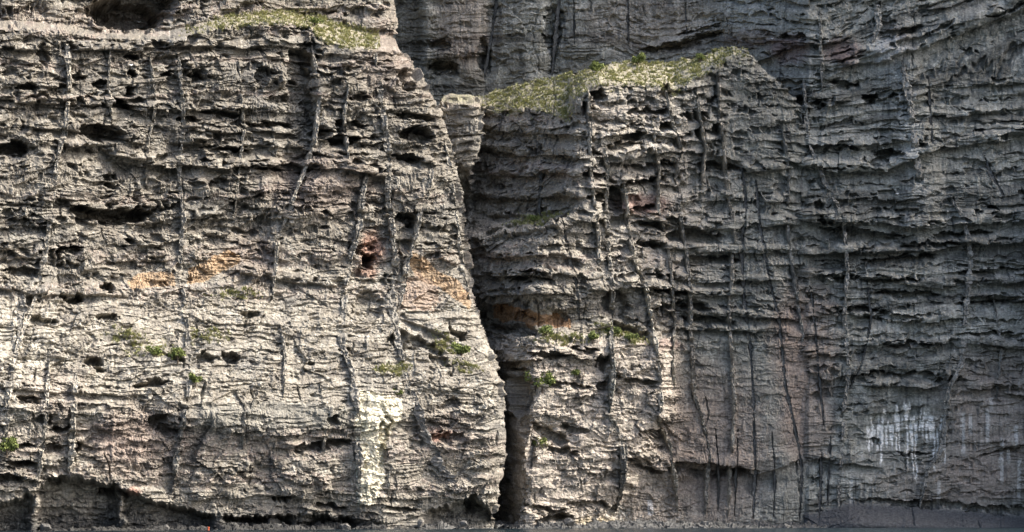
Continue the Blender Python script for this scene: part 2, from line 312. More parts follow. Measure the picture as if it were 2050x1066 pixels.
PALE, GREY, DARK, MID = (.38, .355, .30), (.245, .232, .205), (.125, .124, .118), (.31, .29, .25)
LITE = (.25, .245, .225)
DIKES = [
 ('A', [(752, 72), (749, 110), (756, 160), (764, 210), (770, 260), (778, 320), (775, 390), (784, 450), (790, 520), (786, 580), (792, 660), (806, 730), (822, 790)], 13, 1.0, GREY),
 ('A', [(757, 74), (749, 100), (750, 145)], 11, 1.5, (.56, .53, .44)),
 ('A', [(735, 340), (723, 403), (719, 450), (706, 500), (694, 555), (688, 610), (683, 692), (704, 740), (714, 830), (719, 950), (714, 1015)], 14, 1.0, GREY),
 ('A', [(852, 395), (839, 430), (832, 470), (816, 520), (808, 572), (798, 620)], 12, 1.2, GREY),
 ('A', [(133, 60), (139, 180), (131, 260), (113, 330), (101, 430), (90, 510), (70, 600), (46, 660), (28, 720), (14, 810), (8, 900)], 10, .7, MID),
 ('A', [(42, 560), (45, 620), (34, 690)], 12, .9, GREY),
 ('A', [(358, 110), (364, 200), (366, 270), (358, 340), (366, 440), (361, 520), (366, 580), (374, 640), (379, 760), (366, 850), (350, 935), (346, 985)], 9, .7, GREY),
 ('A', [(624, 92), (632, 150), (640, 205), (630, 280), (606, 350), (580, 420), (553, 480), (546, 600)], 9, .8, MID),
 ('A', [(772, 560), (780, 610), (794, 670)], 15, 1.2, GREY),
 ('A', [(828, 780), (848, 865), (880, 935), (925, 985)], 22, .5, (.22, .21, .195)),
 ('A', [(154, 740), (148, 815), (143, 900), (138, 950)], 13, 1.0, MID),
 ('A', [(98, 720), (92, 830), (84, 900), (74, 975)], 9, .8, MID),
 ('A', [(866, 310), (862, 360), (854, 410)], 13, 1.3, MID),
 ('A', [(300, 110), (312, 210), (296, 290), (292, 370)], 6, .5, MID), ('A', [(478, 120), (487, 260), (480, 330), (470, 430)], 6, .5, MID),
 ('A', [(905, 280), (915, 400), (925, 500), (942, 610)], 10, .6, MID), ('A', [(702, 130), (690, 230), (694, 300), (700, 350)], 6, .6, MID),
 ('A', [(780, 930), (772, 1010)], 11, .7, GREY), ('A', [(490, 800), (487, 900)], 6, .6, MID), ('A', [(222, 90), (216, 170), (226, 250)], 6, .5, MID), ('A', [(560, 640), (572, 720), (566, 800)], 6, .5, MID), ('A', [(640, 760), (652, 850), (646, 930)], 6, .5, MID),
 ('C', [(1247, 350), (1257, 450), (1268, 520), (1290, 565), (1300, 620), (1312, 692), (1322, 770), (1320, 850), (1342, 900), (1351, 960), (1356, 1040)], 8, 1.5, MID),
 ('C', [(1158, 186), (1160, 225)], 26, 1.8, GREY), ('C', [(1177, 180), (1182, 235), (1180, 300), (1186, 380), (1196, 470), (1200, 560)], 8, 1.1, MID),
 ('C', [(1332, 180), (1347, 255), (1362, 300), (1352, 360), (1362, 440), (1374, 520), (1382, 600), (1385, 700), (1388, 790), (1406, 840), (1420, 905), (1414, 980), (1410, 1050)], 8, 1.0, GREY),
 ('C', [(1438, 140), (1440, 210), (1447, 292), (1460, 400), (1470, 480), (1460, 600), (1460, 690), (1470, 800), (1462, 950), (1456, 1045)], 6, 1.1, MID), ('C', [(1392, 170), (1400, 230), (1412, 300), (1404, 380)], 6, 1.2, MID),
 ('C', [(1204, 270), (1216, 340), (1212, 430), (1220, 520), (1226, 590), (1224, 690), (1228, 740), (1219, 830), (1244, 880), (1247, 955), (1234, 1025)], 10, 1.2, GREY),
 ('C', [(1124, 428), (1136, 500), (1154, 565), (1160, 645)], 12, .9, DARK),
 ('C', [(1252, 870), (1247, 955), (1234, 1025)], 14, 1.2, (.14, .137, .125)), ('C', [(1224, 690), (1228, 740), (1219, 830)], 11, 1.2, (.17, .17, .15)),
 ('C', [(1304, 230), (1318, 330), (1316, 420), (1336, 480), (1344, 560), (1350, 640), (1346, 740), (1352, 810)], 6, .9, MID),
 ('C', [(1486, 330), (1494, 420), (1484, 500), (1490, 600), (1503, 700), (1508, 800), (1512, 950), (1507, 1045)], 12, .7, DARK),
 ('C', [(1514, 360), (1520, 440), (1540, 560), (1560, 640), (1572, 770), (1590, 850), (1606, 940), (1600, 1045)], 12, .8, DARK),
 ('C', [(1085, 320), (1080, 430)], 14, .8, DARK), ('C', [(1386, 690), (1388, 790), (1406, 840), (1420, 905), (1414, 980)], 11, .8, DARK),
 ('C', [(1432, 850), (1440, 960), (1436, 1045)], 5, .5, DARK), ('C', [(1478, 860), (1470, 1040)], 6, .5, DARK), ('C', [(1545, 860), (1552, 960), (1548, 1045)], 7, .6, DARK), ('C', [(1565, 250), (1580, 350), (1576, 470), (1596, 600), (1610, 720)], 6, .6, LITE),
 ('D', [(1645, 900), (1640, 1040)], 11, .7, DARK), ('D', [(1664, 850), (1656, 1030)], 6, .6, DARK),
 ('D', [(1608, 150), (1618, 280), (1642, 345), (1690, 440), (1697, 540), (1690, 640), (1700, 740), (1690, 820), (1685, 900), (1676, 1030)], 9, .9, LITE), ('D', [(1622, 560), (1634, 680), (1640, 760), (1650, 860)], 8, .7, DARK),
 ('D', [(1754, -20), (1760, 50), (1740, 100)], 15, .8, LITE), ('D', [(1806, 120), (1824, 220), (1832, 300), (1850, 390)], 16, .8, LITE),
 ('D', [(1900, 390), (1930, 440), (1945, 520), (1936, 600), (1924, 725), (1896, 790), (1886, 900), (1856, 940), (1842, 1015)], 12, .8, LITE),
 ('D', [(998, -20), (986, 60), (968, 165)], 13, 1.0, DARK), ('D', [(1122, -20), (1112, 80), (1104, 160)], 14, .9, DARK), ('D', [(1256, -20), (1258, 90)], 8, .8, DARK),
 ('D', [(1148, -20), (1150, 90)], 7, .6, DARK), ('D', [(1640, 20), (1646, 185)], 6, .7, LITE), ('D', [(1858, 150), (1862, 220), (1868, 300)], 9, .7, DARK), ('D', [(1970, 310), (1985, 350), (2012, 395)], 18, .6, DARK),
 ('D', [(1455, -20), (1462, 70)], 16, .8, LITE), ('D', [(1735, 560), (1745, 640), (1728, 720), (1700, 780)], 7, .6, DARK), ('D', [(1990, 600), (2004, 700), (1996, 800)], 7, .5, LITE), ('D', [(1370, -20), (1376, 80)], 7, .5, DARK),
]
SLOT = {k: [(q[1], q[2] * .55) for q in DIKES if q[0] == k and q[4] is DARK] for k in 'ACD'}
def slots(s, p, lst):
    out = np.zeros(s.shape, f4)
    for pts, w in lst:
        ys = [q[1] for q in pts]; xs = [q[0] for q in pts]
        m = (p > min(ys)) & (p < max(ys)) & (s > min(xs) - 3 * w) & (s < max(xs) + 3 * w)
        if not m.any(): continue
        x0 = interp(p[m], [(q[1], q[0]) for q in pts]); t = np.minimum(p[m] - min(ys), max(ys) - p[m])
        ww = w * np.clip(.7 + 1.1 * noise(p[m] / 34, p[m] * 0 + xs[0], 77) + .4 * noise(p[m] / 9, p[m] * 0 + xs[0], 78), .15, 2) * np.minimum(1, t / 30)
        out[m] = np.minimum(out[m], -.5 * (1 - sstep(.4, .62, np.abs(s[m] - x0) / np.maximum(ww, .5))))
    return out
# colours of the rock itself
def C3(*c): return np.array(c, f4)
def mixc(col, c, m): return col + (C3(*c) - col) * m[..., None]
def colour_base(s, p, seed, lay):
    n1 = fbm(s / 160, p / 110, 4, seed + 50); n2 = fbm(s / 30, p / 18, 4, seed + 60, 0.6); n3 = fbm(s / 6, p / 5, 2, seed + 70, 0.7)
    col = np.empty(s.shape + (3,), f4); col[:] = C3(.262, .241, .203)
    col = mixc(col, (.236, .214, .18), sstep(-.1, .5, n1) * .8)
    col = mixc(col, (.20, .195, .18), sstep(.05, .5, -n1) * .8)
    col = mixc(col, (.17, .115, .105), (lay > .8) * sstep(-.2, .3, n2) * .55)
    col = col * (0.80 + 0.4 * lay)[..., None]
    col = mixc(col, (.44, .42, .37), sstep(.05, .5, n2 + .6 * n3) * .65)
    col = mixc(col, (.12, .112, .105), sstep(.1, .5, -n2 + .6 * n3) * .6)
    fb = noise(s / 3.2 + 1.2 * noise(s / 18, p / 22, seed + 80), p / 17, seed + 81)
    col = col * (1 + .32 * fb * sstep(-.35, .3, noise(s / 70, p / 50, seed + 82)))[..., None]
    return col, n1, n2, n3

def soft(d, lim):                                      # recesses level off at about lim metres
    return np.where(d < 0, -lim * (1 - np.exp(np.minimum(d, 0) / lim)), d)
class Sheet: pass
def build_sheet(name, rows,  left, right, ncol, depth, relief, colour, R=2.5, wrapL=0, wrapR=0, wstep=0.6, droop=0.12, top_back=0, top=None, vis=-20.0, extra=None):
    p1 = np.asarray(rows, dtype=float); nr = len(p1)
    L_, R_ = left(p1), right(p1)
    t = np.linspace(0, 1, ncol)[None, :]
    px = L_[:, None] + (R_ - L_)[:, None] * t
    py = np.repeat(p1[:, None], ncol, 1)
    if top is not None:                                    # an unseen skyline above the frame
        q = np.clip((vis - p1) / (vis - p1[0]), 0, 1)[:, None]
        py = np.where(q > 0, vis + (top(px) - vis) * q, py)
    Y = depth(px, py)
    if wrapR:
        e = np.clip((R_[:, None] - px) * S, 0, R); Y = Y + (R - np.sqrt(np.maximum(R * R - (R - e) ** 2, 0)))
    if wrapL:
        e = np.clip((px - L_[:, None]) * S, 0, R); Y = Y + (R - np.sqrt(np.maximum(R * R - (R - e) ** 2, 0)))
    s = px.copy()
    if wrapR:
        k = np.arange(1, wrapR + 1)[None, :] * wstep
        Y = np.concatenate([Y, Y[:, -1:] + k], 1)
        px = np.concatenate([px, px[:, -1:] - 0.12 * k / S], 1); s = np.concatenate([s, s[:, -1:] + k / S], 1); py = np.concatenate([py, np.repeat(p1[:, None], wrapR, 1)], 1)
    if wrapL:
        k = np.arange(wrapL, 0, -1)[None, :] * wstep
        Y = np.concatenate([Y[:, :1] + k, Y], 1)
        px = np.concatenate([px[:, :1] + 0.12 * k / S, px], 1); s = np.concatenate([s[:, :1] - k / S, s], 1); py = np.concatenate([np.repeat(p1[:, None], wrapL, 1), py], 1)
    base = unproject(px, py, Y)
    gu = np.gradient(base, axis=1); gv = np.gradient(base, axis=0)
    n = np.cross(gu, gv); n /= np.linalg.norm(n, axis=-1, keepdims=True) + 1e-9
    n = np.where(n[..., 1:2] > 0.3, -n, n)
    ray = base - np.array([0, -D, ZC]); ray /= np.linalg.norm(ray, axis=-1, keepdims=True)
    facing = np.clip(-(n * ray).sum(-1, keepdims=True), 0, 1)
    d_ = -0.6 * ray * sstep(.1, .5, facing) + (1 - 0.6 * sstep(.1, .5, facing)) * n
    d_ /= np.linalg.norm(d_, axis=-1, keepdims=True)
    disp, lay = relief(s, py)
    if wrapR:
        ed = sstep(-10, 45, R_[:, None] - s); disp = lerp(np.clip(disp, -.7, .5) * .85, disp, ed)
    if extra is not None: base = unproject(px, py, Y + extra(px, py))
    P = base + d_ * disp[..., None]
    P[..., 2] -= droop * np.clip(disp, -3, 1.5)
    col, grass = colour(s, py, lay)
    if top_back:                                           # the ridge rolls over to the far side
        ext = []; ce = []
        for q in range(1, top_back + 1):
            E = P[0].copy(); E[:, 1] += 1.2 * q; E[:, 2] -= 0.10 * q * q; ext.insert(0, E); ce.insert(0, col[0])
        P = np.concatenate([np.array(ext), P], 0); col = np.concatenate([np.array(ce), col], 0)
    nr2, nc2 = P.shape[:2]
    me = mesh_np(name, P, quads=grid_quads(nr2, nc2), col=np.clip(col, .015, .85))
    o = link(name, me, M_ROCK)
    sh = Sheet(); sh.o = o; sh.P = P[top_back:]; sh.base = base; sh.dir = d_; sh.px = px; sh.py = p1; sh.grass = grass; sh.s = s
    return sh
def at(sh, x, y):
    r = int(np.argmin(np.abs(sh.py - y))); row = sh.px[r]
    c = int(np.argmin(np.abs(row - x)))
    return r, c

STEP = 1.5
def rowset(top, vis_top, bottom):
    a = list(np.arange(bottom, vis_top, -STEP)); st = STEP
    y = a[-1]
    while y > top:
        st = min(st * 1.25, 60); y -= st; a.append(y)
    return np.array(a[::-1])

# ================================================================== LEFT BUTTRESS
EDGE_A = [(-160, 772), (0, 787), (58, 797), (70, 788), (100, 800), (130, 822), (170, 850), (200, 868), (230, 885), (300, 905), (340, 915), (400, 921), (500, 934), (560, 943), (600, 950), (650, 965), (700, 982), (760, 1002), (800, 1008), (860, 1012), (920, 1014), (960, 1006), (1000, 996), (1050, 990), (1100, 990)]
RIM1 = [(-150, 52), (0, 58), (120, 62), (190, 76), (340, 78), (450, 52), (560, 44), (620, 54), (640, 76), (700, 96), (750, 96), (800, 104)]
RIM2 = [(-150, 36), (0, 42), (120, 48), (190, 63), (340, 62), (450, 38), (560, 26), (620, 32), (700, 58), (750, 66), (800, 80)]
def depth_A(px, py):
    y = -29 + (px / 930.0) * 31.5
    y = y + interp(py, [(-160, 9.5), (100, 6.0), (300, 4.6), (560, 3.2), (600, 1.8), (690, -2.6), (770, -6.4), (810, -7.2), (960, -6.6), (1045, -5.6), (1100, -6)])
    r1, r2 = interp(px, RIM1), interp(px, RIM2)
    y = y + 5.5 * (1 - np.clip((py - r2) / (r1 - r2), 0, 1))
    # broad ribs and bays down the face
    y = y + 1.5 * blob(px, py, 600, 190, 30, 150, 4) - 1.2 * blob(px, py, 680, 260, 60, 170, 4) + 1.2 * blob(px, py, 300, 330, 90, 120) - .8 * blob(px, py, 110, 340, 60, 110) + 1.0 * blob(px, py, 480, 470, 70, 80)
    y = y - .6 * blob(px, py, 530, 830, 160, 34, 0, .35) - .5 * blob(px, py, 400, 820, 80, 34, 0, .3) + 1.0 * blob(px, py, 420, 960, 150, 70) - 0.9 * blob(px, py, 760, 920, 50, 110) + 1.4 * blob(px, py, 830, 110, 50, 50) - .8 * blob(px, py, 610, 400, 40, 60)
    return y
def undercut_A(px, py):
    roof = interp(px, [(-170, 1000), (0, 1012), (60, 990), (100, 962), (160, 958), (240, 975), (300, 1004), (350, 1014), (420, 1030), (480, 1037), (560, 1034), (640, 1030), (700, 1042), (830, 1040), (870, 1020), (940, 1004), (975, 1010), (1000, 1060)])
    uc = sstep(-4, 8, py - roof - 7 * noise(px / 22, py / 200, 91) - 4 * noise(px / 7, py / 60, 92))
    for cx, w in ((70, 16), (243, 9), (436, 15), (600, 22), (-20, 12)):
        uc = uc * (1 - .75 * np.exp(-((px - cx - 5 * noise(py / 14, px / 90, cx)) / (w * (.6 + .5 * noise(py / 12, px * 0 + cx, 95) + .6 * sstep(1010, 1060, py)))) ** 4))
    return 3.6 * uc * (1 - sstep(690, 730, px) + sstep(840, 870, px))
def relief_A(s, p):
    st, k, lay = strata(s, p, 11, 12, 52, 44)
    st2, k2, _ = strata(s + 300, p, 15, 50, 120, 150)
    st3, k3, _ = strata(s + 700, p, 17, 5, 16, 26)
    up = 1 - sstep(540, 620, p)
    e = sstep(-30, 40, interp(p, EDGE_A) - s)
    amp = 0.6 * up + (1 - up) * interp(p, [(560, .25), (610, .12), (760, .14), (830, .4), (1100, .45)])
    pr = .15 + 1.15 * sstep(-.3, .35, noise(s / 130, p / 80, 87) + .4 * noise(s / 45, p / 35, 86))
    calm = (1 - .75 * blob(s, p, 530, 832, 170, 28, 0, .3)) * (1 - .6 * blob(s, p, 420, 540, 100, 40)) * (1 - .7 * blob(s, p, 870, 580, 60, 60)) * (1 - .6 * blob(s, p, 750, 900, 60, 110))
    amp = amp * calm * (.25 + .75 * e) * pr
    fl = 0.8 + .5 * up + 0.5 * sstep(-.1, .4, noise(s / 120, p / 90, 88)) + 1.6 * blob(s, p, 980, 850, 34, 260, 0)
    rub = 0.7 + 0.5 * sstep(-.2, .4, noise(s / 110, p / 70, 89)) + 0 * p
    rub = rub * (1 - .5 * blob(s, p, 530, 828, 170, 24, 0, .3)) * (1 - .4 * blob(s, p, 420, 540, 60, 24, -20))
    slab = sstep(570, 620, p) * (1 - sstep(770, 820, p)); rub = rub * (1 - .12 * slab); fl = fl * (1 - .4 * slab)
    r1, r2 = interp(s, RIM1), interp(s, RIM2); ter = sstep(-3, 2, p - r2) * (1 - sstep(-3, 3, p - r1)); fl = fl * (1 - .95 * ter); rub = rub * (1 - .5 * ter); amp = amp * (1 - .9 * ter)
    ho = hollows(s, p, 120, 46, 18, 2.1, .09) * up * calm * e * (.35 + .75 * pr) + hollows(s, p, 130, 34, 11, .85, .18) * (1 - up) * calm * e
    d = soft(amp * st + .4 * st2 * up * e + st3 * e * (.22 * sstep(-.1, .4, noise(s / 70, p / 40, 85)) + .13 * slab) + ho + ledges(s, p, LEDGES_A, 310) * e * (.7 + .6 * up), .8 + .75 * up)
    d = d + relief_fine(s, p, 100, rub, fl) * .8 + caves(s, p, CAVES_A, 200) * (.1 + .9 * e) + .9 * fbm(s / 90, p / 70, 3, 300)
    d = d * (1 - .75 * sstep(-8, 4, p - r2) * (1 - sstep(-2, 6, p - r1)))
    return d.astype(f4), lay
def colour_A(s, p, lay):
    col, n1, n2, n3 = colour_base(s, p, 100, lay)
    wx = s + 9 * n2 + 6 * n3; wy = p + 8 * noise(s / 20, p / 20, 71) + 5 * n3
    pale = interp(p, [(-100, .1), (250, .15), (560, .25), (620, .5), (780, .55), (850, .35), (940, .3), (1000, .3), (1100, .1)]) * (.6 + .6 * sstep(-.3, .4, noise(s / 70, p / 40, 72)))
    pale = np.clip(pale + .8 * blob(wx, wy, 40, 730, 70, 130) + .5 * blob(wx, wy, 90, 470, 40, 60) + .3 * blob(wx, wy, 100, 300, 50, 80), 0, 1)
    pale = pale * (1 - .75 * np.clip(blob(wx, wy, 860, 900, 60, 110) + blob(wx, wy, 560, 930, 140, 60) + blob(wx, wy, 520, 832, 180, 26), 0, 1))
    col = mixc(col, (.42, .395, .34), pale * sstep(-.4, .3, n2 + .5 * n3))
    col = mixc(col, (.55, .53, .47), pale * sstep(.25, .6, n3 + .4 * n2) * .8)
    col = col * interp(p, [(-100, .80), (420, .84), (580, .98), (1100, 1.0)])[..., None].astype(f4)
    wst = fbm(s / 7, p / 60, 3, 73)
    col = mixc(col, (.11, .105, .10), sstep(.15, .5, wst) * .45)
    col = mixc(col, (.55, .53, .48), sstep(.3, .6, -wst) * .35)
    red = .7 * blob(wx, wy, 640, 370, 110, 60) + .5 * blob(wx, wy, 300, 890, 110, 70) + .6 * blob(wx, wy, 250, 880, 70, 60) + .5 * blob(wx, wy, 110, 790, 60, 50) + .6 * blob(wx, wy, 900, 860, 50, 40) + .6 * blob(wx, wy, 500, 520, 60, 50)+ .6 * blob(wx, wy, 780, 130, 60, 60)
    col = mixc(col, (.23, .165, .145), np.clip(red, 0, 1) * .42)
    och = np.zeros(s.shape, f4)
    for pts in ([(255, 565), (275, 548), (345, 545), (350, 572), (300, 576), (262, 580)], [(374, 570), (378, 540), (420, 516), (455, 500), (480, 512), (478, 528), (440, 545), (410, 566)], [(815, 500), (850, 515), (880, 545), (915, 560), (940, 590), (942, 625), (915, 600), (880, 575), (840, 560), (825, 540)]):
        och = np.maximum(och, poly(s + 5 * n2 + 3 * n3, p + 4 * n2 + 3 * n3, pts) * 1.0)
    col = mixc(col, (.385, .27, .165), och * (.62 + .25 * sstep(-.3, .3, n2)))
    red2 = np.maximum(blob(wx, wy, 745, 500, 24, 34, 10), .8 * blob(wx, wy, 735, 545, 26, 10))
    col = mixc(col, (.33, .20, .15), red2 * .8)
    pk = poly(wx, wy, [(795, 620), (805, 570), (830, 545), (870, 565), (885, 600), (860, 625)]) * .6
    col = mixc(col, (.36, .27, .21), pk)
    col = mixc(col, (.42, .22, .16), .7 * blob(wx, wy, 885, 873, 20, 12) + .6 * blob(wx, wy, 265, 985, 16, 10) + .5 * 0 * p)
    cream = poly(s + 5 * n2 + 5 * n3, p + 6 * n3, [(708, 780), (760, 790), (805, 800), (800, 850), (775, 880), (768, 920), (770, 960), (750, 1005), (715, 1010), (712, 900)]) * sstep(-.75, -.2, n2 + n3)
    col = mixc(col, (.72, .68, .54), cream * (.9 - .5 * sstep(.1, .5, -n3)))
    sm = blob(wx, wy, 540, 832, 160, 26, 0, .3) * .6
    col = mixc(col, (.27, .265, .235), sm)
    r1, r2 = interp(s, RIM1), interp(s, RIM2)
    grass = sstep(-4, 2, p - r2 + 6 + 10 * n2) * (1 - sstep(-4, 8, p - r1 - 2 + 16 * n2)) * sstep(330, 480, s + 60 * n2) * (s < 760)
    g2 = .9 * blob(wx, wy, 890, 690, 26, 16, 35) + .9 * blob(wx, wy, 930, 735, 34, 10, 12) + .8 * blob(wx, wy, 785, 740, 34, 12) + .6 * blob(wx, wy, 420, 675, 40, 14) + .5 * blob(wx, wy, 300, 700, 50, 16) + .5 * blob(wx, wy, 250, 670, 40, 12) + .5 * blob(wx, wy, 470, 590, 50, 10)
    grass = np.clip(grass + np.clip(g2, 0, 1) * sstep(-.25, .2, n3 + n2), 0, 1)
    col = mixc(col, (.35, .325, .23), grass * (.35 + .4 * sstep(-.3, .3, n2 + n3)))
    wet_shade = sstep(1010, 1050, p + 20 * n2) * (s < 760)
    col = mixc(col, (.055, .057, .058), wet_shade * .85 * (1 - .5 * sstep(.1, .5, n3 + n2)))  # black wet tide-zone rock, deepened to carry the undercut's shade as well
    return col, grass
ROWS_A = rowset(-160, -40, 1095)
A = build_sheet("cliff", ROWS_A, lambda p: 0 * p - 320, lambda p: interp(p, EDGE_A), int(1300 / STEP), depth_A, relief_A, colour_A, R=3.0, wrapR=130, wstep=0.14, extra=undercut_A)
tag(A.o, "sunlit left cliff buttress of grey layered rock with ochre patches, caves and dikes", "cliff", kind="structure")

# ================================================================== MIDDLE SPUR
TOP_C = [(900, 215), (940, 200), (965, 190), (985, 182), (1050, 167), (1110, 156), (1180, 140), (1225, 128), (1275, 124), (1340, 126), (1400, 115), (1440, 101), (1468, 93), (1490, 97), (1512, 118), (1530, 136), (1560, 164), (1600, 205), (1650, 250), (1720, 330)]
RIM_C = [(900, 250), (960, 215), (1000, 222), (1040, 219), (1080, 220), (1110, 230), (1138, 238), (1150, 205), (1170, 184), (1200, 168), (1260, 172), (1310, 168), (1350, 182), (1400, 152), (1440, 128), (1468, 112), (1490, 112), (1530, 150), (1600, 215), (1720, 340)]
YC = 17.0                                            # depth of the terminator on the spur
TERM = [(90, 1492), (160, 1478), (230, 1452), (300, 1405), (400, 1352), (480, 1350), (560, 1378), (640, 1375), (700, 1352), (830, 1346), (880, 1312), (960, 1278), (1030, 1235), (1100, 1225)]
XA_C = [(100, 1168), (425, 1160), (475, 1076), (590, 1066), (640, 1080), (695, 1060), (1100, 1054)]
def arc_C(px, py):                                       # length along the face, so the flank is not stretched
    xa = interp(py, XA_C); k = interp(py, [(100, 1.15), (600, 1.2), (690, 2.2), (760, 3.4), (1100, 4.2)])
    return np.where(px < xa, xa - (xa - px) * np.sqrt(1 + k * k), xa + (px - xa) * 1.15)
def depth_C(px, py):
    pb = interp(py, TERM)
    xa = interp(py, XA_C)
    y0 = interp(py, [(100, 7.4), (425, 7.8), (485, 5.6), (590, 5.8), (645, 7.6), (690, 3.4), (1100, 2.6)])
    k = interp(py, [(100, 1.15), (600, 1.2), (690, 2.2), (760, 3.4), (1100, 4.2)])
    lowf = sstep(650, 700, py)
    def face(x):
        q = (x - xa) / (pb - xa); qe = np.clip((pb + 4 - x) / 24.0, 0, 1); q = lerp(q, .72 * q + .30 * (1 - qe), lowf)
        return np.where(x < xa, y0 + k * S * (xa - x), np.where(x < pb, y0 + (YC - y0) * q, YC + 2.6 * (1 - np.exp(-np.maximum(x - pb, 0) / 90.0))))
    y = .36 * face(px) + .22 * (face(px - 9) + face(px + 9)) + .10 * (face(px - 20) + face(px + 20)) + 3.5 * sstep(1540, 1705, px)
    y = y + 1.1 * blob(px, py, 1060, 628, 85, 22, 8, .6) + 1.0 * blob(px, py, 1230, 612, 34, 34)
    tp, rm = interp(px, TOP_C), interp(px, RIM_C)
    g = np.clip((rm - py) / np.maximum(rm - tp, 4), 0, 1)
    y = y + g * interp(px, [(900, 3), (960, 5), (1000, 7), (1100, 10), (1168, 11), (1300, 9), (1440, 4.5), (1500, 1.2), (1720, 0)])
    y = y + 1.2 * blob(px, py, 1225, 390, 22, 60) - .8 * blob(px, py, 1300, 310, 60, 30) + .9 * blob(px, py, 1115, 850, 40, 60, 20) + 1.0 * blob(px, py, 1420, 990, 110, 50) - .8 * blob(px, py, 1180, 910, 50, 60)
    return y
def relief_C(s, p):
    sa = arc_C(s, p)
    st, k, lay = strata(sa, p, 31, 14, 52, 44, -0.03 * (s - 1350))
    st3, k3, _ = strata(sa + 900, p, 37, 5, 13, 30)
    lowblk = sstep(640, 700, p)
    amp = lerp(1.0, .45, lowblk) + .25 * sstep(1360, 1420, s) * lowblk * (1 - sstep(820, 860, p))
    amp = amp * (1 - .8 * blob(s, p, 1225, 610, 40, 28)) * (1 - .7 * blob(s, p, 1420, 990, 120, 70))
    rm = interp(s, RIM_C); gr = sstep(-6, 6, rm - p) * (1 - sstep(1468, 1492, s))
    amp = amp * (1 - .9 * gr)
    rub = (.75 + .5 * sstep(-.2, .4, noise(s / 90, p / 70, 489)) + .2 * lowblk) * (1 - .6 * gr) * (1 - .5 * sstep(1350, 1430, s))
    fl = .55 + .9 * sstep(-.1, .4, noise(s / 90, p / 60, 488)) + .8 * blob(s, p, 1010, 950, 40, 170)
    pr = .25 + 1.05 * sstep(-.3, .35, noise(s / 130, p / 80, 487) + .4 * noise(s / 45, p / 35, 486))
    ho = hollows(sa, p, 420, 50, 18, 2.0, .10) * (1 - gr) * (1 - .7 * lowblk) * (1 - .8 * blob(s, p, 1225, 610, 40, 28))
    low = sstep(1340, 1400, s) * sstep(670, 720, p); cl = 1 - .6 * low; rub = rub * cl; ho = ho * cl; amp = amp * cl; fl = fl * (1 - .3 * low)
    d = soft(.55 * amp * st * pr + .2 * cl * st3 * (1 - .8 * gr) * sstep(-.1, .4, noise(s / 70, p / 40, 485)) + ho + ledges(s, p, LEDGES_C, 470) * (1 - gr) * 1.2, 1.2)
    d = d + .75 * relief_fine(sa, p, 400, rub, fl * (1 - gr)) + caves(s, p, CAVES_C, 450) + .6 * fbm(s / 90, p / 70, 3, 460) + slots(s, p, SLOT['C'])
    return d.astype(f4), lay
def colour_C(s, p, lay):
    col, n1, n2, n3 = colour_base(s, p, 400, lay)
    wx = s + 9 * n2 + 6 * n3; wy = p + 8 * noise(s / 20, p / 20, 471) + 5 * n3
    gy = sstep(1320, 1440, s); col = lerp(col, col.mean(-1, keepdims=True) * C3(.98, 1.0, .90), .85 * gy[..., None])
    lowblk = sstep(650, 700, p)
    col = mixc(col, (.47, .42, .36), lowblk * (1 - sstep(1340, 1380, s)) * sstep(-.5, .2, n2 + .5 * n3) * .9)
    col = mixc(col, (.30, .235, .195), np.clip(.8 * blob(wx, wy, 1430, 900, 100, 150) + blob(wx, wy, 1600, 690, 55, 110) + blob(wx, wy, 1605, 850, 45, 70), 0, 1) * .75)
    col = mixc(col, (.33, .185, .085), .75 * poly(wx, wy, [(985, 612), (1040, 612), (1090, 630), (1145, 640), (1140, 656), (1060, 650), (990, 640)]))
    col = mixc(col, (.46, .43, .38), np.clip(.6 * blob(wx, wy, 1310, 330, 150, 250) * sstep(-.5, .2, n2 + .5 * n3) + .4 * blob(wx, wy, 1340, 290, 40, 60) + .4 * blob(wx, wy, 1360, 380, 20, 30), 0, 1))  # upper face lightened in colour to read as stronger sunlight
    col = mixc(col, (.27, .15, .13), .6 * blob(wx, wy, 1285, 410, 50, 20) + .4 * blob(wx, wy, 1330, 690, 40, 10))
    col = mixc(col, (.48, .40, .25), .5 * blob(wx, wy, 1190, 1046, 50, 8))
    col = mixc(col, (.7, .68, .62), .8 * blob(wx, wy, 1240, 1030, 22, 14) * sstep(-.2, .2, n3))
    wst = fbm(s / 7, p / 60, 3, 473)
    col = mixc(col, (.105, .10, .098), sstep(.12, .5, wst) * .5)
    col = mixc(col, (.48, .46, .43), sstep(.3, .6, -wst) * .35)
    gs = (np.abs(s - 1302) < 5 + 3 * n3) & (p > 1003) & (p < 1032 + 10 * n3)
    col = mixc(col, (.7, .7, .7), gs * .8)
    gs = (np.abs(s - (1340 + (p - 1000) * .0)) < 4) & (p > 1030) & (p < 1050)
    rm = interp(s, RIM_C); tp = interp(s, TOP_C)
    grass = sstep(-14, 12, rm - p + 26 * n2 + 8 * n3 + 2) * (1 - sstep(1470, 1520, s)) * sstep(940, 990, s)
    g2 = .8 * blob(wx, wy, 1075, 440, 50, 8, -10) + .7 * blob(wx, wy, 1250, 672, 60, 7, 16) + .6 * blob(wx, wy, 1120, 680, 50, 9) + .5 * blob(wx, wy, 1085, 890, 16, 8)
    grass = np.clip(grass + np.clip(g2, 0, 1) * sstep(-.2, .2, n3), 0, 1)
    col = mixc(col, (.35, .325, .225), grass * (.35 + .45 * sstep(-.3, .3, n2 + n3)))
    return col, grass
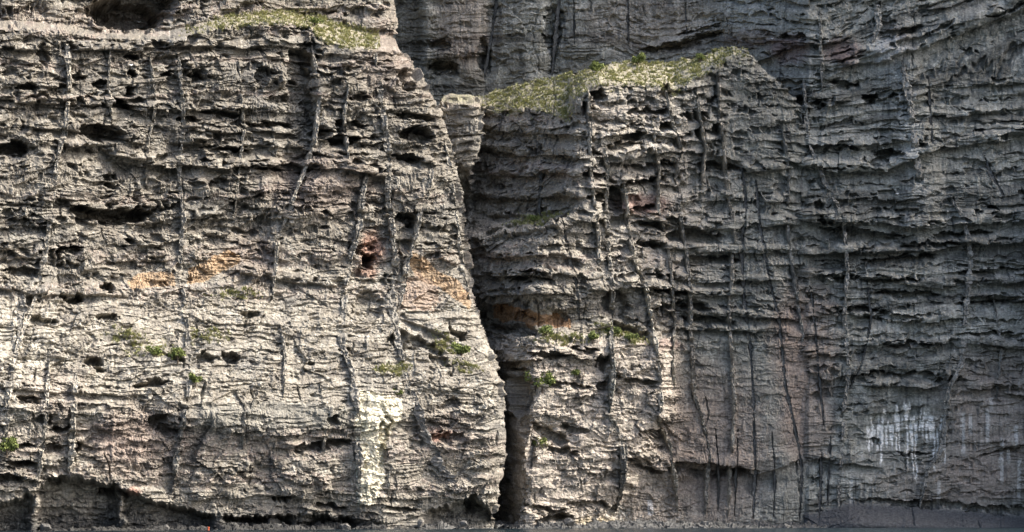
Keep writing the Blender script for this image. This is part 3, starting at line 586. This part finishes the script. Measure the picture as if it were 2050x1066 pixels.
# rows follow the ridge: remap so that row 0 sits on the top outline
def build_C():
    nr = int(970 / STEP); ncol = int(780 / STEP)
    px1 = np.linspace(925, 1705, ncol); tp = interp(px1, TOP_C) + 4.5 * noise(px1 / 17, px1 * 0 + .5, 940) + 2.5 * noise(px1 / 6, px1 * 0 + .5, 941) + 7 * noise(px1 / 30, px1 * 0 + .5, 942) * sstep(1490, 1520, px1)
    v = np.linspace(0, 1, nr)[:, None]
    py = tp[None, :] + (1092 - tp)[None, :] * v
    px = np.repeat(px1[None, :], nr, 0)
    Y = depth_C(px, py)
    base = unproject(px, py, Y)
    gu = np.gradient(base, axis=1); gv = np.gradient(base, axis=0)
    n = np.cross(gu, gv); n /= np.linalg.norm(n, axis=-1, keepdims=True) + 1e-9
    n = np.where(n[..., 1:2] > 0.3, -n, n)
    ray = base - np.array([0, -D, ZC]); ray /= np.linalg.norm(ray, axis=-1, keepdims=True)
    d_ = -0.6 * ray + .4 * n; d_ /= np.linalg.norm(d_, axis=-1, keepdims=True)
    disp, lay = relief_C(px, py)
    P = base + d_ * disp[..., None]; P[..., 2] -= .13 * np.clip(disp, -3, 1.5)
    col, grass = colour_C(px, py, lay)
    ext = []; ce = []
    for q in range(1, 9):
        E = P[0].copy(); E[:, 1] += 1.2 * q; E[:, 2] -= .08 * q * q; ext.insert(0, E); ce.insert(0, col[0])
    PP = np.concatenate([np.array(ext), P], 0); cc = np.concatenate([np.array(ce), col], 0)
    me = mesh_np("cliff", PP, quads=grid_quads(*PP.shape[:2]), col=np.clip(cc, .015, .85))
    o = link("cliff", me, M_ROCK)
    sh = Sheet(); sh.o = o; sh.P = P; sh.base = base; sh.dir = d_; sh.px = px; sh.pyg = py; sh.grass = grass; sh.px1 = px1
    return sh
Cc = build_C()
tag(Cc.o, "middle cliff spur with sloping grassy top, half in sun and half in shade", "cliff", kind="structure")
def atC(x, y):
    c = int(np.argmin(np.abs(Cc.px1 - x))); r = int(np.argmin(np.abs(Cc.pyg[:, c] - y)))
    return r, c

# ================================================================== SHADED BACK AND RIGHT WALL
def depth_D(px, py):
    y = interp(px, [(700, 36), (1000, 36), (1450, 33), (1550, 26), (1620, 20.4), (1720, 20.2), (2060, 20.2), (2130, 19.4), (2230, 18.2), (2600, 18.2)])
    y = y + interp(py, [(-700, -5), (0, 0), (1000, 0), (1030, 0), (1100, 0)])
    y = y + 4.5 * blob(px, py, 815, 50, 30, 130) + 1.5 * blob(px, py, 985, 70, 16, 110, 6) - 1.2 * blob(px, py, 930, 60, 40, 120) - 1.0 * blob(px, py, 1060, 60, 40, 120) + .9 * blob(px, py, 1115, 60, 24, 100, 4) - 1.2 * blob(px, py, 1480, 30, 50, 70)
    y = y - 1.2 * blob(px, py, 1830, 280, 40, 220, -6) + 1.2 * blob(px, py, 1820, 860, 110, 50) - 1.0 * blob(px, py, 1985, 800, 120, 200)
    y = y - 7.0 * sstep(2080, 2150, px) * sstep(300, 420, py)  # unseen headland past the right edge, pushed forward to shade the bench
    bench = sstep(0, 46, py - interp(px, [(1400, 1045), (1640, 1022), (1700, 1004), (1850, 1012), (2050, 1030), (2600, 1034)]))
    return y - 5.0 * bench * sstep(1560, 1700, px)
def relief_D(s, p):
    dip = .27 * (s - 1700) * (1 - sstep(60, 220, p)) * sstep(1560, 1700, s) - .22 * (s - 1400) * (1 - sstep(100, 180, p)) * sstep(1220, 1320, s) * (1 - sstep(1420, 1500, s)) * -1 + .05 * (s - 1700) * sstep(1500, 1650, s)
    st, k, lay = strata(s, p, 51, 15, 58, 60, dip, .28)
    st3, _, _ = strata(s + 900, p, 57, 5, 14, 40, dip)
    amp = 1.1 - .85 * (1 - sstep(1460, 1540, s)) - .8 * sstep(770, 850, p) * sstep(1460, 1540, s)
    amp = np.clip(amp - .35 * blob(s, p, 1990, 730, 90, 220), .12, 1)
    bench = sstep(-4, 10, p - interp(s, [(1400, 1045), (1640, 1022), (1700, 1004), (1850, 1012), (2050, 1030), (2600, 1034)])) * (s > 1560)
    low = sstep(770, 850, p) * sstep(1460, 1540, s) * (1 - bench); rub = (.5 + .2 * (s < 1480)) * (1 - .2 * bench) * (1 - .5 * low); fl = .8 + .9 * (s < 1480)
    pr = .3 + .9 * sstep(-.25, .35, noise(s / 170, p / 70, 687))
    ho = hollows(s, p + dip, 620, 60, 14, 1.7, .06) * (1 - bench) * (.25 + .75 * amp)
    d = soft(.7 * amp * pr * (1 - .85 * bench) * st + ho + .2 * st3 * sstep(-.1, .4, noise(s / 90, p / 40, 685)) * (1 - .8 * bench) + 1.25 * ledges(s, p, LEDGES_D, 670) * (1 - bench), 1.15)
    d = d + .6 * relief_fine(s, p, 600, rub, fl * (1 - bench)) + caves(s, p, CAVES_D, 650) * .8 + .7 * fbm(s / 100, p / 80, 3, 660) * (1 - .7 * bench) + slots(s, p, SLOT['D'])
    return d.astype(f4), lay
def colour_D(s, p, lay):
    col, n1, n2, n3 = colour_base(s, p, 600, lay)
    col = lerp(col, col.mean(-1, keepdims=True) * C3(1.10, 1.11, .99), .85) * (.72 + .5 * lay)[..., None]
    wx = s + 9 * n2 + 6 * n3; wy = p + 8 * noise(s / 20, p / 20, 671) + 5 * n3
    col = mixc(col, (.32, .255, .21), np.clip(.8 * blob(wx, wy, 1990, 850, 110, 130) + .9 * blob(wx, wy, 1625, 690, 50, 120) + .8 * blob(wx, wy, 1630, 850, 40, 70) + .6 * blob(wx, wy, 1900, 970, 140, 40) + .6 * blob(wx, wy, 930, 60, 60, 90) + .5 * blob(wx, wy, 1300, 40, 130, 60), 0, 1) * .7)
    col = mixc(col, (.20, .14, .125), np.clip(blob(wx, wy, 1685, 105, 36, 26) + blob(wx, wy, 1580, 100, 36, 30) + .8 * blob(wx, wy, 1790, 95, 30, 40) + .5 * blob(wx, wy, 940, 115, 22, 14) + .6 * blob(wx, wy, 1500, 75, 50, 20), 0, 1) * .75)
    col = mixc(col, (.42, .43, .41), np.clip(1.1 * blob(wx, wy, 1780, 110, 45, 45, 30) + .8 * blob(wx, wy, 1820, 250, 18, 110, -5) + .6 * blob(wx, wy, 1850, 390, 40, 24) + .5 * blob(wx, wy, 1490, 30, 40, 40), 0, 1) * .75)
    wst = fbm(s / 6, p / 80, 3, 673)
    wl = fbm(s / 90, p / 60, 2, 674)
    col = col * (1 + (.55 - .35 * sstep(1460, 1560, s)) * fbm(s / 24 + .5 * noise(s / 40, p / 60, 678), p / 260, 3, 677))[..., None]
    col = mixc(col, (.085, .09, .09), sstep(.05, .45, wst) * (.3 + .4 * sstep(-.2, .3, wl)))
    col = mixc(col, (.46, .45, .42), sstep(.25, .55, -wst) * .4)
    # white streaks of guano below the ledge, each with its own length
    ci = np.floor((s + 2.0 * n3 + 3 * noise(s / 30, p / 40, 676)) / 3.3); h = hsh(ci, ci * 0, 999)
    inx = (s > 1735) & (s < 1893); r0, r1_ = _R[h, 0], _R[h, 1]
    t0 = 800 + 26 * np.abs(s - 1815) / 80 + 42 * r0; t1 = t0 + 16 + 120 * r1_ ** 1.6 * (1 - .5 * np.abs(s - 1830) / 80)
    gu = inx * (_R[h, 2] > .25) * sstep(0, 6, p - t0) * (1 - sstep(-10, 4, p - t1)) * sstep(-1.2, -.5, n3 + .5 * n2)
    ci = np.floor((s + 2 * n3) / 7.0); h = hsh(ci, ci * 0 + 3, 997)
    t0 = 770 + 190 * _R[h, 0]; t1 = t0 + 30 + 90 * _R[h, 1]
    gu2 = ((s > 1660) & (_R[h, 2] > .80)) * sstep(0, 10, p - t0) * (1 - sstep(-20, 4, p - t1)) * .45
    col = mixc(col, (.80, .79, .75), np.clip(gu * 1.0 + gu2 + .8 * blob(s, p, 1840, 752, 14, 4), 0, 1))
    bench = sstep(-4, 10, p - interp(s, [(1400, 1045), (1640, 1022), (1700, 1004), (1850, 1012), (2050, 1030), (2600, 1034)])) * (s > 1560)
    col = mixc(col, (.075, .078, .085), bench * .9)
    return col, np.zeros(s.shape, f4)
ROWS_D = rowset(-600, -20, 1095)
TOP_D = [(690, -480), (1440, -470), (1480, -388), (1530, -110), (1560, -44), (1700, -50), (1850, -40), (2060, -46), (2120, -590), (2400, -640)]  # unseen heights: tall ends cast the shade, the notch lets sun reach the spur
Dd = build_sheet("cliff", ROWS_D, lambda p: 0 * p + 690, lambda p: 0 * p + 2400, int(1710 / 1.7), depth_D, relief_D, colour_D, droop=.14, top=lambda x: interp(x, TOP_D), top_back=6)
tag(Dd.o, "tall shaded cliff wall behind and to the right, layered dark rock with white streaks", "cliff", kind="structure")

# ================================================================== SMALL OUTCROP IN THE GULLY
def depth_B(px, py):
    tp = interp(px, [(860, 230), (890, 200), (920, 192), (945, 192), (968, 205)])
    return 15 + .03 * (930 - px) + interp(py, [(180, 2.5), (215, 1), (330, 0), (350, 1.5), (400, 9), (1000, 20)]) + 3 * (1 - sstep(0, 18, py - tp))
def relief_B(s, p):
    st, k, lay = strata(s, p, 71, 10, 24, 30)
    return ((.5 * st + .8 * relief_fine(s, p, 700, .8, 1.5)) * sstep(188, 206, p)).astype(f4), lay
def colour_B(s, p, lay):
    col, n1, n2, n3 = colour_base(s, p, 700, lay)
    g = (1 - sstep(200, 216, p + 8 * n2))
    col = mixc(col, (.33, .30, .25), sstep(-.3, .3, n2) * .5)
    return mixc(col, (.28, .27, .17), g * sstep(-.4, .3, n2 + n3) * .7), g
B = build_sheet("rock_outcrop", np.arange(190, 410, STEP), lambda p: interp(p, [(190, 915), (196, 896), (220, 880), (300, 870), (600, 880)]), lambda p: interp(p, [(188, 935), (192, 948), (205, 960), (290, 964), (330, 950), (350, 938), (380, 945), (500, 960), (600, 965)]), 66, depth_B, relief_B, colour_B, R=1.8, wrapR=90, wrapL=60, wstep=.13, top_back=6)
tag(B.o, "small rounded rock outcrop with grassy cap in the gully behind the left buttress", "outcrop")

# ================================================================== DIKES: fins of harder rock standing out of the face, parts of their cliff
def dike(sh, pts, w, prot, tone, seed):
    rs = np.random.RandomState(seed)
    pts = np.array(pts, float)
    seg = np.r_[0, np.cumsum(np.hypot(*np.diff(pts, axis=0).T))]
    n = max(int(seg[-1] / 2.4), 6); u = np.linspace(0, seg[-1], n)
    X = np.interp(u, seg, pts[:, 0]); Yp = np.interp(u, seg, pts[:, 1])
    X = X + .6 * noise(u / 24, 0 * u + .3, seed) + 1.2 * facets(u / 40, 0 * u + .6, seed + 14, .5) + 1.2 * noise(u / 60, 0 * u + .7, seed + 1)
    prot = -.2 if tone is DARK else prot * .60 + .2; w = w * (.6 if tone is DARK else .9); eL = 1 + .5 * facets(u / 9, 0 * u + .3, seed + 11, 1.0); eR = 1 + .5 * facets(u / 10, 0 * u + .3, seed + 12, 1.0)
    tp = np.minimum(u, seg[-1] - u)
    W = w * (0.95 + .75 * noise(u / 40, 0 * u, seed + 2) + .35 * noise(u / 11, 0 * u, seed + 7)) * np.minimum(1, .12 + tp / 45.0)
    br = facets(u / 14, 0 * u + .4, seed + 8, .6)                    # broken across into blocks
    Pn = prot * np.clip(0.75 + .7 * noise(u / 40, 0 * u + .5, seed + 3) + .7 * br, .05, 1.6) * np.minimum(1, tp / 45.0)
    gap = 1 - sstep(-.48, -.28, noise(u / 38, 0 * u + .9, seed + 15)); Pn = Pn * (1 - gap) - .5 * gap
    rough = [facets(u / 6.0 + 9 * q, 0 * u + 3.7 * q, seed + 30, 1.2) for q in range(11)]
    prof = [(-.5, -2.2), (-.5, -.1), (-.49, .7), (-.44, .97), (-.22, 1.0), (0, .9), (.2, 1.02), (.42, .95), (.49, .7), (.5, -.1), (.5, -2.2)]
    tv = 1 + .35 * noise(u / 30, 0 * u + .2, seed + 5) + .2 * noise(u / 8, 0 * u + .2, seed + 6)
    V = np.zeros((n, len(prof), 3)); Cn = np.zeros((n, len(prof), 3))
    if sh is A: X = np.minimum(X, interp(Yp, EDGE_A) - 9 - W / 2)
    dep = depth_A if sh is A else depth_C if sh is Cc else depth_D
    Yd = (dep(X - 7, Yp) + dep(X, Yp) + dep(X + 7, Yp)) / 3
    if sh is A:
        e = np.clip((interp(Yp, EDGE_A) - X) * S, 0, 3.0); Yd = Yd + 3 - np.sqrt(np.maximum(9 - (3 - e) ** 2, 0))
    BB = unproject(X, Yp, Yd); n0 = np.array((.4, -.9, .1) if sh is not Dd else (0, -1., 0))
    for i in range(n):
        b = BB[i]; ry = b - np.array([0, -D, ZC]); ry /= np.linalg.norm(ry)
        d = -.6 * ry + .4 * n0; d /= np.linalg.norm(d); off = 0.0
        for j, (a, h) in enumerate(prof):
            jit = (rs.rand(3) - .5) * np.array([.10, .16, .10]) * min(1.0, w / 10)
            lift = (Pn[i] * h + .32 * rough[j][i] if prot > 0 else prot - .3 + .3 * h) if h > 0 else h
            V[i, j] = b + d * lift + np.array([a * W[i] * (eL[i] if a < 0 else eR[i]) * S + off, 0, 0]) + jit
            Cn[i, j] = np.array(tone) * (.88 + .24 * rs.rand()) * tv[i]
    me = mesh_np("dike", V, quads=grid_quads(n, len(prof))[:, ::-1], col=np.clip(Cn, .02, .8))
    o = link("dike", me, M_DIKE, sh.o)
    return o
A.at = lambda x, y: at(A, x, y); A.pxa = lambda r, c: A.px[r, c]
Dd.at = lambda x, y: at(Dd, x, y); Dd.pxa = lambda r, c: Dd.px[r, c]
Cc.at = atC; Cc.pxa = lambda r, c: Cc.px1[c]
for i, (sh, pts, w, pr, tone) in enumerate(DIKES):
    sh = {'A': A, 'C': Cc, 'D': Dd}[sh]
    dike(sh, pts, w, pr, tone, 1000 + 17 * i)

# ================================================================== WATER AND SHORE
def water():
    xs = np.r_[np.linspace(-6000, -200, 12), np.linspace(-190, 190, 240), np.linspace(200, 6000, 12)]
    ys = np.r_[np.linspace(-6000, -320, 12), np.linspace(-300, -60, 60), np.linspace(-59, 45, 160)]
    X, Y = np.meshgrid(xs, ys)
    Z = .05 * noise(X / 2.0, Y / 1.2, 801) + .05 * noise(X / 7, Y / 5, 802) - .02
    V = np.stack([X, Y, Z], -1)
    return mesh_np("water", V, quads=grid_quads(*X.shape)[:, ::-1])
mw = bpy.data.materials.new("sea_water"); mw.use_nodes = True
N = mw.node_tree.nodes; b = N["Principled BSDF"]; b.inputs["Base Color"].default_value = (.012, .022, .028, 1); b.inputs["Roughness"].default_value = .12; b.inputs["IOR"].default_value = 1.33
tn = N.new("ShaderNodeTexNoise"); tn.inputs["Scale"].default_value = 1.6; tn.inputs["Detail"].default_value = 5
tcn = N.new("ShaderNodeTexCoord"); mw.node_tree.links.new(tcn.outputs["Object"], tn.inputs["Vector"])
bp = N.new("ShaderNodeBump"); bp.inputs["Strength"].default_value = .5; bp.inputs["Distance"].default_value = .3
mw.node_tree.links.new(tn.outputs["Fac"], bp.inputs["Height"]); mw.node_tree.links.new(bp.outputs["Normal"], b.inputs["Normal"])
tag(link("water", water(), mw), "dark blue grey sea along the foot of the cliffs", "sea", kind="structure")

def shore():
    nx, ny = 1500, 110
    t = np.linspace(0, 1, nx)[None, :]; v = np.linspace(0, 1, ny)[:, None]
    px = 190 + (1720 - 190) * t + 0 * v
    x = (px - 1025) * S
    front = interp(px, [(190, -34), (560, -23), (800, -13), (960, -5), (1200, 1), (1560, 8), (1720, 14)])
    back = interp(px, [(190, -20), (560, -8), (900, 4), (1010, 22), (1070, 16), (1200, 14), (1400, 19), (1720, 22)])
    Y = front + (back - front) * v
    top = interp(px, [(190, -.4), (260, .35), (330, .7), (400, .2), (520, .9), (640, .5), (760, .8), (860, .6), (1000, .7), (1200, .8), (1400, .5), (1720, .2)])
    Z = -.5 + (top * .6 + .5) * sstep(0, .55, v) + .7 * facets(x / 1.7, Y / 1.7, 820) + .45 * facets(x / .8, Y / .8, 821) + .22 * facets(x / .35, Y / .35, 822) + .35 * noise(x / 3, Y / 3, 823)
    col = np.empty(x.shape + (3,), f4); col[:] = C3(.125, .124, .118)
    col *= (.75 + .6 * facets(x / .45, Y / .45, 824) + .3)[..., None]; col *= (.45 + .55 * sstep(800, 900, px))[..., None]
    return mesh_np("shore", np.stack([x, Y, Z], -1), quads=grid_quads(ny, nx)[:, ::-1], col=np.clip(col, .05, .5))
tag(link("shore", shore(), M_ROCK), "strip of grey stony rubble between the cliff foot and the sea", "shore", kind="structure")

# ================================================================== GRASS (uncountable)
def grass(name, P, mask, n, seed, label, hmin=.12, hmax=.38):
    rs = np.random.RandomState(seed)
    w = np.clip(mask, 0, 1).ravel() ** 1.5 * (.15 + sstep(-.1, .35, fbm(P[..., 0] / 1.6, P[..., 2] / .9 + P[..., 1] / 1.5, 2, seed + 880)).ravel())
    if w.sum() == 0: return
    idx = rs.choice(len(w), n, p=w / w.sum()); B0 = P.reshape(-1, 3)[idx]
    B0 = B0 + rs.normal(0, .06, B0.shape)
    K = 5
    ang = rs.rand(n, K) * 2 * math.pi; h = rs.uniform(hmin, hmax, (n, 1)) * rs.uniform(.6, 1.1, (n, K)); sp = rs.uniform(.1, .35, (n, K))
    wd = .05 + .05 * rs.rand(n, K)
    dx, dy = np.cos(ang), np.sin(ang)
    b1 = B0[:, None, :] + np.stack([-dy * wd, dx * wd, 0 * wd - .05], -1)
    b2 = B0[:, None, :] + np.stack([dy * wd, -dx * wd, 0 * wd - .05], -1)
    tp = B0[:, None, :] + np.stack([dx * sp, dy * sp, h], -1)
    V = np.stack([b1, b2, tp], 2).reshape(-1, 3)
    T = np.arange(len(V), dtype=np.int32).reshape(-1, 3)
    o = link(name, mesh_np(name, V, tris=T), M_GRASS)
    tag(o, label, "grass", kind="stuff")
gA = A.grass.copy(); up = (A.py < 120)[:, None]
grass("grass", A.P, gA * up, 2400, 1, "dry yellow green grass on the sloping ledge atop the left buttress")
grass("grass", A.P, gA * (~up), 1300, 2, "thin green grass in patches low on the left buttress", .15, .35)
gC = Cc.grass.copy(); upc = Cc.pyg < 300
grass("grass", Cc.P, gC * upc, 4500, 3, "pale green grass covering the sloping top of the middle spur")
grass("grass", Cc.P, gC * (~upc), 1500, 4, "sparse grass on the narrow ledges of the middle spur", .15, .35)

# ================================================================== SHRUBS
def shrub_meshes(seed):
    rs = np.random.RandomState(seed)
    V = []; 
    cl = [(rs.normal(0, .33), rs.normal(0, .25), .45 + rs.uniform(0, .5), rs.uniform(.22, .38)) for _ in range(9)]
    for (cx, cy, cz, r) in cl:
        for _ in range(70):
            d = rs.normal(0, 1, 3); d /= np.linalg.norm(d); q = np.array([cx, cy, cz]) + d * r * rs.uniform(.55, 1.08)
            a = rs.normal(0, 1, 3); a /= np.linalg.norm(a); b_ = np.cross(a, rs.normal(0, 1, 3)); b_ /= np.linalg.norm(b_)
            l = rs.uniform(.05, .11)
            V += [q - a * l - b_ * l * .5, q + a * l - b_ * l * .5, q + a * l * .8 + b_ * l * .6, q - a * l * .6 + b_ * l * .6]
    V = np.array(V); fol = mesh_np("foliage", V, quads=np.arange(len(V), dtype=np.int32).reshape(-1, 4))
    fol.materials.append(M_LEAF)
    SV = []; SQ = []
    def limb(p, q, r0, r1):
        p, q = np.array(p), np.array(q); ax = q - p; ax /= np.linalg.norm(ax); u = np.cross(ax, [.3, .8, .1]); u /= np.linalg.norm(u); v = np.cross(ax, u); i0 = len(SV)
        for c, r in ((p, r0), ((p + q) / 2 + rs.normal(0, .03, 3), (r0 + r1) / 2), (q, r1)):
            for k in range(6): SV.append(c + r * (u * math.cos(k * math.pi / 3) + v * math.sin(k * math.pi / 3)))
        for s_ in range(2):
            for k in range(6): SQ.append([i0 + s_ * 6 + k, i0 + s_ * 6 + (k + 1) % 6, i0 + s_ * 6 + 6 + (k + 1) % 6, i0 + s_ * 6 + 6 + k])
    limb((0, 0, -.25), (0, 0, .25), .07, .05)
    for (cx, cy, cz, r) in cl: limb((0, 0, .2), (cx, cy, cz), .04, .015)
    st = mesh_np("stem", np.array(SV), quads=np.array(SQ)); st.materials.append(M_STEM)
    return fol, st
PROTO = [shrub_meshes(s_) for s_ in (5, 6, 7)]
SHRUBS = [  # sheet, px, py of the foot, height m, label
 (Cc, 1087, 782, 2.0, "largest bright green bush, growing on the lit lower block of the middle spur"),
 (Cc, 1093, 676, 1.2, "round green bush just below the brown orange rock band"),
 (Cc, 1186, 686, 1.2, "green bush under the small boulder hump on the middle ledge"),
 (Cc, 1231, 672, 1.0, "yellowish bush on the sloping ledge right of the boulder hump"),
 (Cc, 1262, 684, 1.0, "small bush near the right end of the sloping middle ledge"),
 (Cc, 1276, 132, 1.3, "bright green bush standing up on the skyline of the grassy spur top"),
 (Cc, 1194, 146, 1.2, "darker green bush at the back edge of the grassy spur top, against the shaded wall"),
 (Cc, 1402, 124, 0.9, "small dark bush on the grass just left of the spur's peak"),
 (Cc, 1085, 897, 1.0, "small olive bush low on the middle spur near the gully"),
 (Cc, 1152, 754, 0.8, "little dark green bush in a crack below the middle ledge"),
 (Cc, 1066, 448, 0.9, "low green bush on the shaded ledge at the spur's left side"),
 (A, 924, 714, 1.5, "green bush under the dark overhang at the left buttress's right edge"),
 (A, 310, 714, 1.0, "left bush of the pair on the pale slope of the left buttress"),
 (A, 356, 724, 1.3, "rounder right bush of the pair on the pale slope, beside the vertical dike"),
 (A, 392, 771, 1.1, "olive bush just right of the vertical dike, below the pair of bushes"),
 (A, 13, 908, 1.5, "bush at the left edge of the picture low on the cliff"),
 (A, 630, 52, 0.9, "small green bush on the grass atop the left buttress"),
 (A, 797, 793, 0.8, "little green bush at the top of the cream rock patch"),
]
rs = np.random.RandomState(3)
for i, (sh, px, py, hgt, lab) in enumerate(SHRUBS):
    r, c = sh.at(px, py); P0 = sh.P[r, c]
    e = bpy.data.objects.new("shrub", None); scene.collection.objects.link(e)
    e.location = Vector(P0) + Vector((0, -.15, -.05)); e.rotation_euler = (0, 0, rs.rand() * 6.28); e.scale = [hgt * 1.08] * 3
    tag(e, lab, "shrub", "green bushes growing on the cliff ledges")
    fol, st = PROTO[i % 3]
    f = bpy.data.objects.new("foliage", fol); scene.collection.objects.link(f); f.parent = e
    s_ = bpy.data.objects.new("stem", st); scene.collection.objects.link(s_); s_.parent = e

# ================================================================== BOULDERS AT THE FOOT
def boulder(x, Y, z, r, seed, label, tone=(.15, .147, .14)):
    n1, n2 = 36, 22
    u = np.linspace(0, 2 * math.pi, n1)[None, :]; v = np.linspace(.02, math.pi - .02, n2)[:, None]
    d = np.stack([np.cos(u) * np.sin(v), np.sin(u) * np.sin(v), np.cos(v) + 0 * u], -1)
    d[:, -1] = d[:, 0]
    rr = np.ones((n2, n1))
    g = np.random.RandomState(seed)
    for _ in range(16):
        q = g.normal(0, 1, 3); q /= np.linalg.norm(q); h = g.uniform(.5, .9)
        dt = d @ q; rr = np.where(dt > .05, np.minimum(rr, h / np.maximum(dt, .05)), rr)
    rr = rr * (1 + .06 * noise(u * 3 + 0 * v, v * 4 + 0 * u, seed)); rr[:, -1] = rr[:, 0]
    V = d * rr[..., None] * np.array(r)
    col = np.array(tone) * (.8 + .4 * g.rand(n2, n1, 1)) * np.ones(3)
    me = mesh_np("boulder", V, quads=grid_quads(n2, n1), col=col)
    o = link("boulder", me, M_ROCK); o.location = (x, Y, z); o.rotation_euler = (0, 0, g.rand() * 6)
    tag(o, label, "boulder", "boulders along the cliff foot")
def bpos(px, py, Y):
    return unproject(np.array(float(px)), np.array(float(py)), Y)
for i, (px, py, Y, r, lab) in enumerate([
 (927, 1049, -5, (.7, .6, .6), "rounded tan boulder in the dark overhang left of the gully mouth"),
 (840, 1050, -7, (.5, .5, .7), "grey upright boulder at the right end of the dark overhang's left side"),
 (745, 1056, -10, (.8, .7, .5), "low grey boulder on the shore below the cream rock patch"),
 (690, 1056, -12, (.8, .7, .8), "dark grey boulder on the shore left of the cream rock patch"),
 (560, 1056, -16, (1.2, .9, .6), "broad grey boulder in front of the dark sea caves"),
 (1140, 1048, 4, (1.4, 1.0, .7), "wide grey boulder at the foot of the lit middle block"),
 (1078, 1048, 6, (.8, .7, .8), "grey boulder beside the gully mouth on its right"),
 (470, 1056, -18, (.8, .7, .7), "blocky grey boulder right of the orange pole"),
 (330, 1060, -22, (1.0, .8, .6), "low boulder left of the orange pole in the shadow"),
 (90, 1058, -31, (.9, .8, .8), "grey boulder at the water's edge under the leftmost sea cave"),
 ]):
    q = bpos(px, py, Y); boulder(q[0], q[1], q[2], r, 40 + i, lab)

# ================================================================== ORANGE POLE
def tube(path, rad, nseg=10):
    V = []; Q = []
    for (z, r) in path:
        for k in range(nseg): V.append((r * math.cos(2 * math.pi * k / nseg), r * math.sin(2 * math.pi * k / nseg), z))
    for i in range(len(path) - 1):
        for k in range(nseg): Q.append([i * nseg + k, i * nseg + (k + 1) % nseg, (i + 1) * nseg + (k + 1) % nseg, (i + 1) * nseg + k])
    return mesh_np("pole", np.array(V), quads=np.array(Q))
q = bpos(417, 1068, -24)
po = link("pole", tube([(-1.2, .10), (.0, .10), (.55, .095), (.62, .12), (.70, .12), (.74, .05), (.75, .001)], 0), M_POLE)
po.location = q; po.rotation_euler = (0, math.radians(2), 0)
tag(po, "short thin orange pole standing upright at the water's edge before a dark sea cave", "pole")

# ================================================================== GULLS
def gull_mesh():
    st = [(-.30, .005, .06, .01), (-.24, .03, .05, .015), (-.12, .075, .02, .06), (0, .10, 0, .085), (.10, .085, .02, .08), (.17, .05, .07, .05), (.20, .045, .12, .045), (.25, .045, .14, .042), (.29, .02, .135, .02), (.34, .006, .125, .006)]
    V = []; Q = []; n = 10
    for (x, w, z, h) in st:
        for k in range(n): V.append((x, w * math.cos(2 * math.pi * k / n), z + h * math.sin(2 * math.pi * k / n)))
    for i in range(len(st) - 1):
        for k in range(n): Q.append([i * n + k, i * n + (k + 1) % n, (i + 1) * n + (k + 1) % n, (i + 1) * n + k])
    return mesh_np("gull", np.array(V), quads=np.array(Q)[:, ::-1])
gm = gull_mesh(); gm.materials.append(M_GULL)
for i, (sh, px, py, lab) in enumerate([
 (A, 302, 24, "white gull high on the back wall of the big cave at top left"), (A, 274, 56, "white gull on the floor of the big cave at top left"), (A, 262, 133, "white gull in a small hollow below the big top left cave"),
 (Dd, 1549, 80, "white gull on the reddish shaded rock above the spur's peak"), (Dd, 1657, 85, "white gull on the shaded ledge right of the spur's peak"), (Dd, 1797, 390, "white gull on the shaded right wall beside the pale dike"), (Dd, 898, 148, "white gull in the dark hollow of the back wall above the outcrop")]):
    r, c = sh.at(px, py)
    o = bpy.data.objects.new("gull", gm); scene.collection.objects.link(o)
    o.location = Vector(sh.P[r, c]) + Vector((0, -.12, .12)); o.rotation_euler = (0, 0, rs.rand() * 3); o.scale = (1.15,) * 3
    tag(o, lab, "gull", "white gulls resting on the cliff")
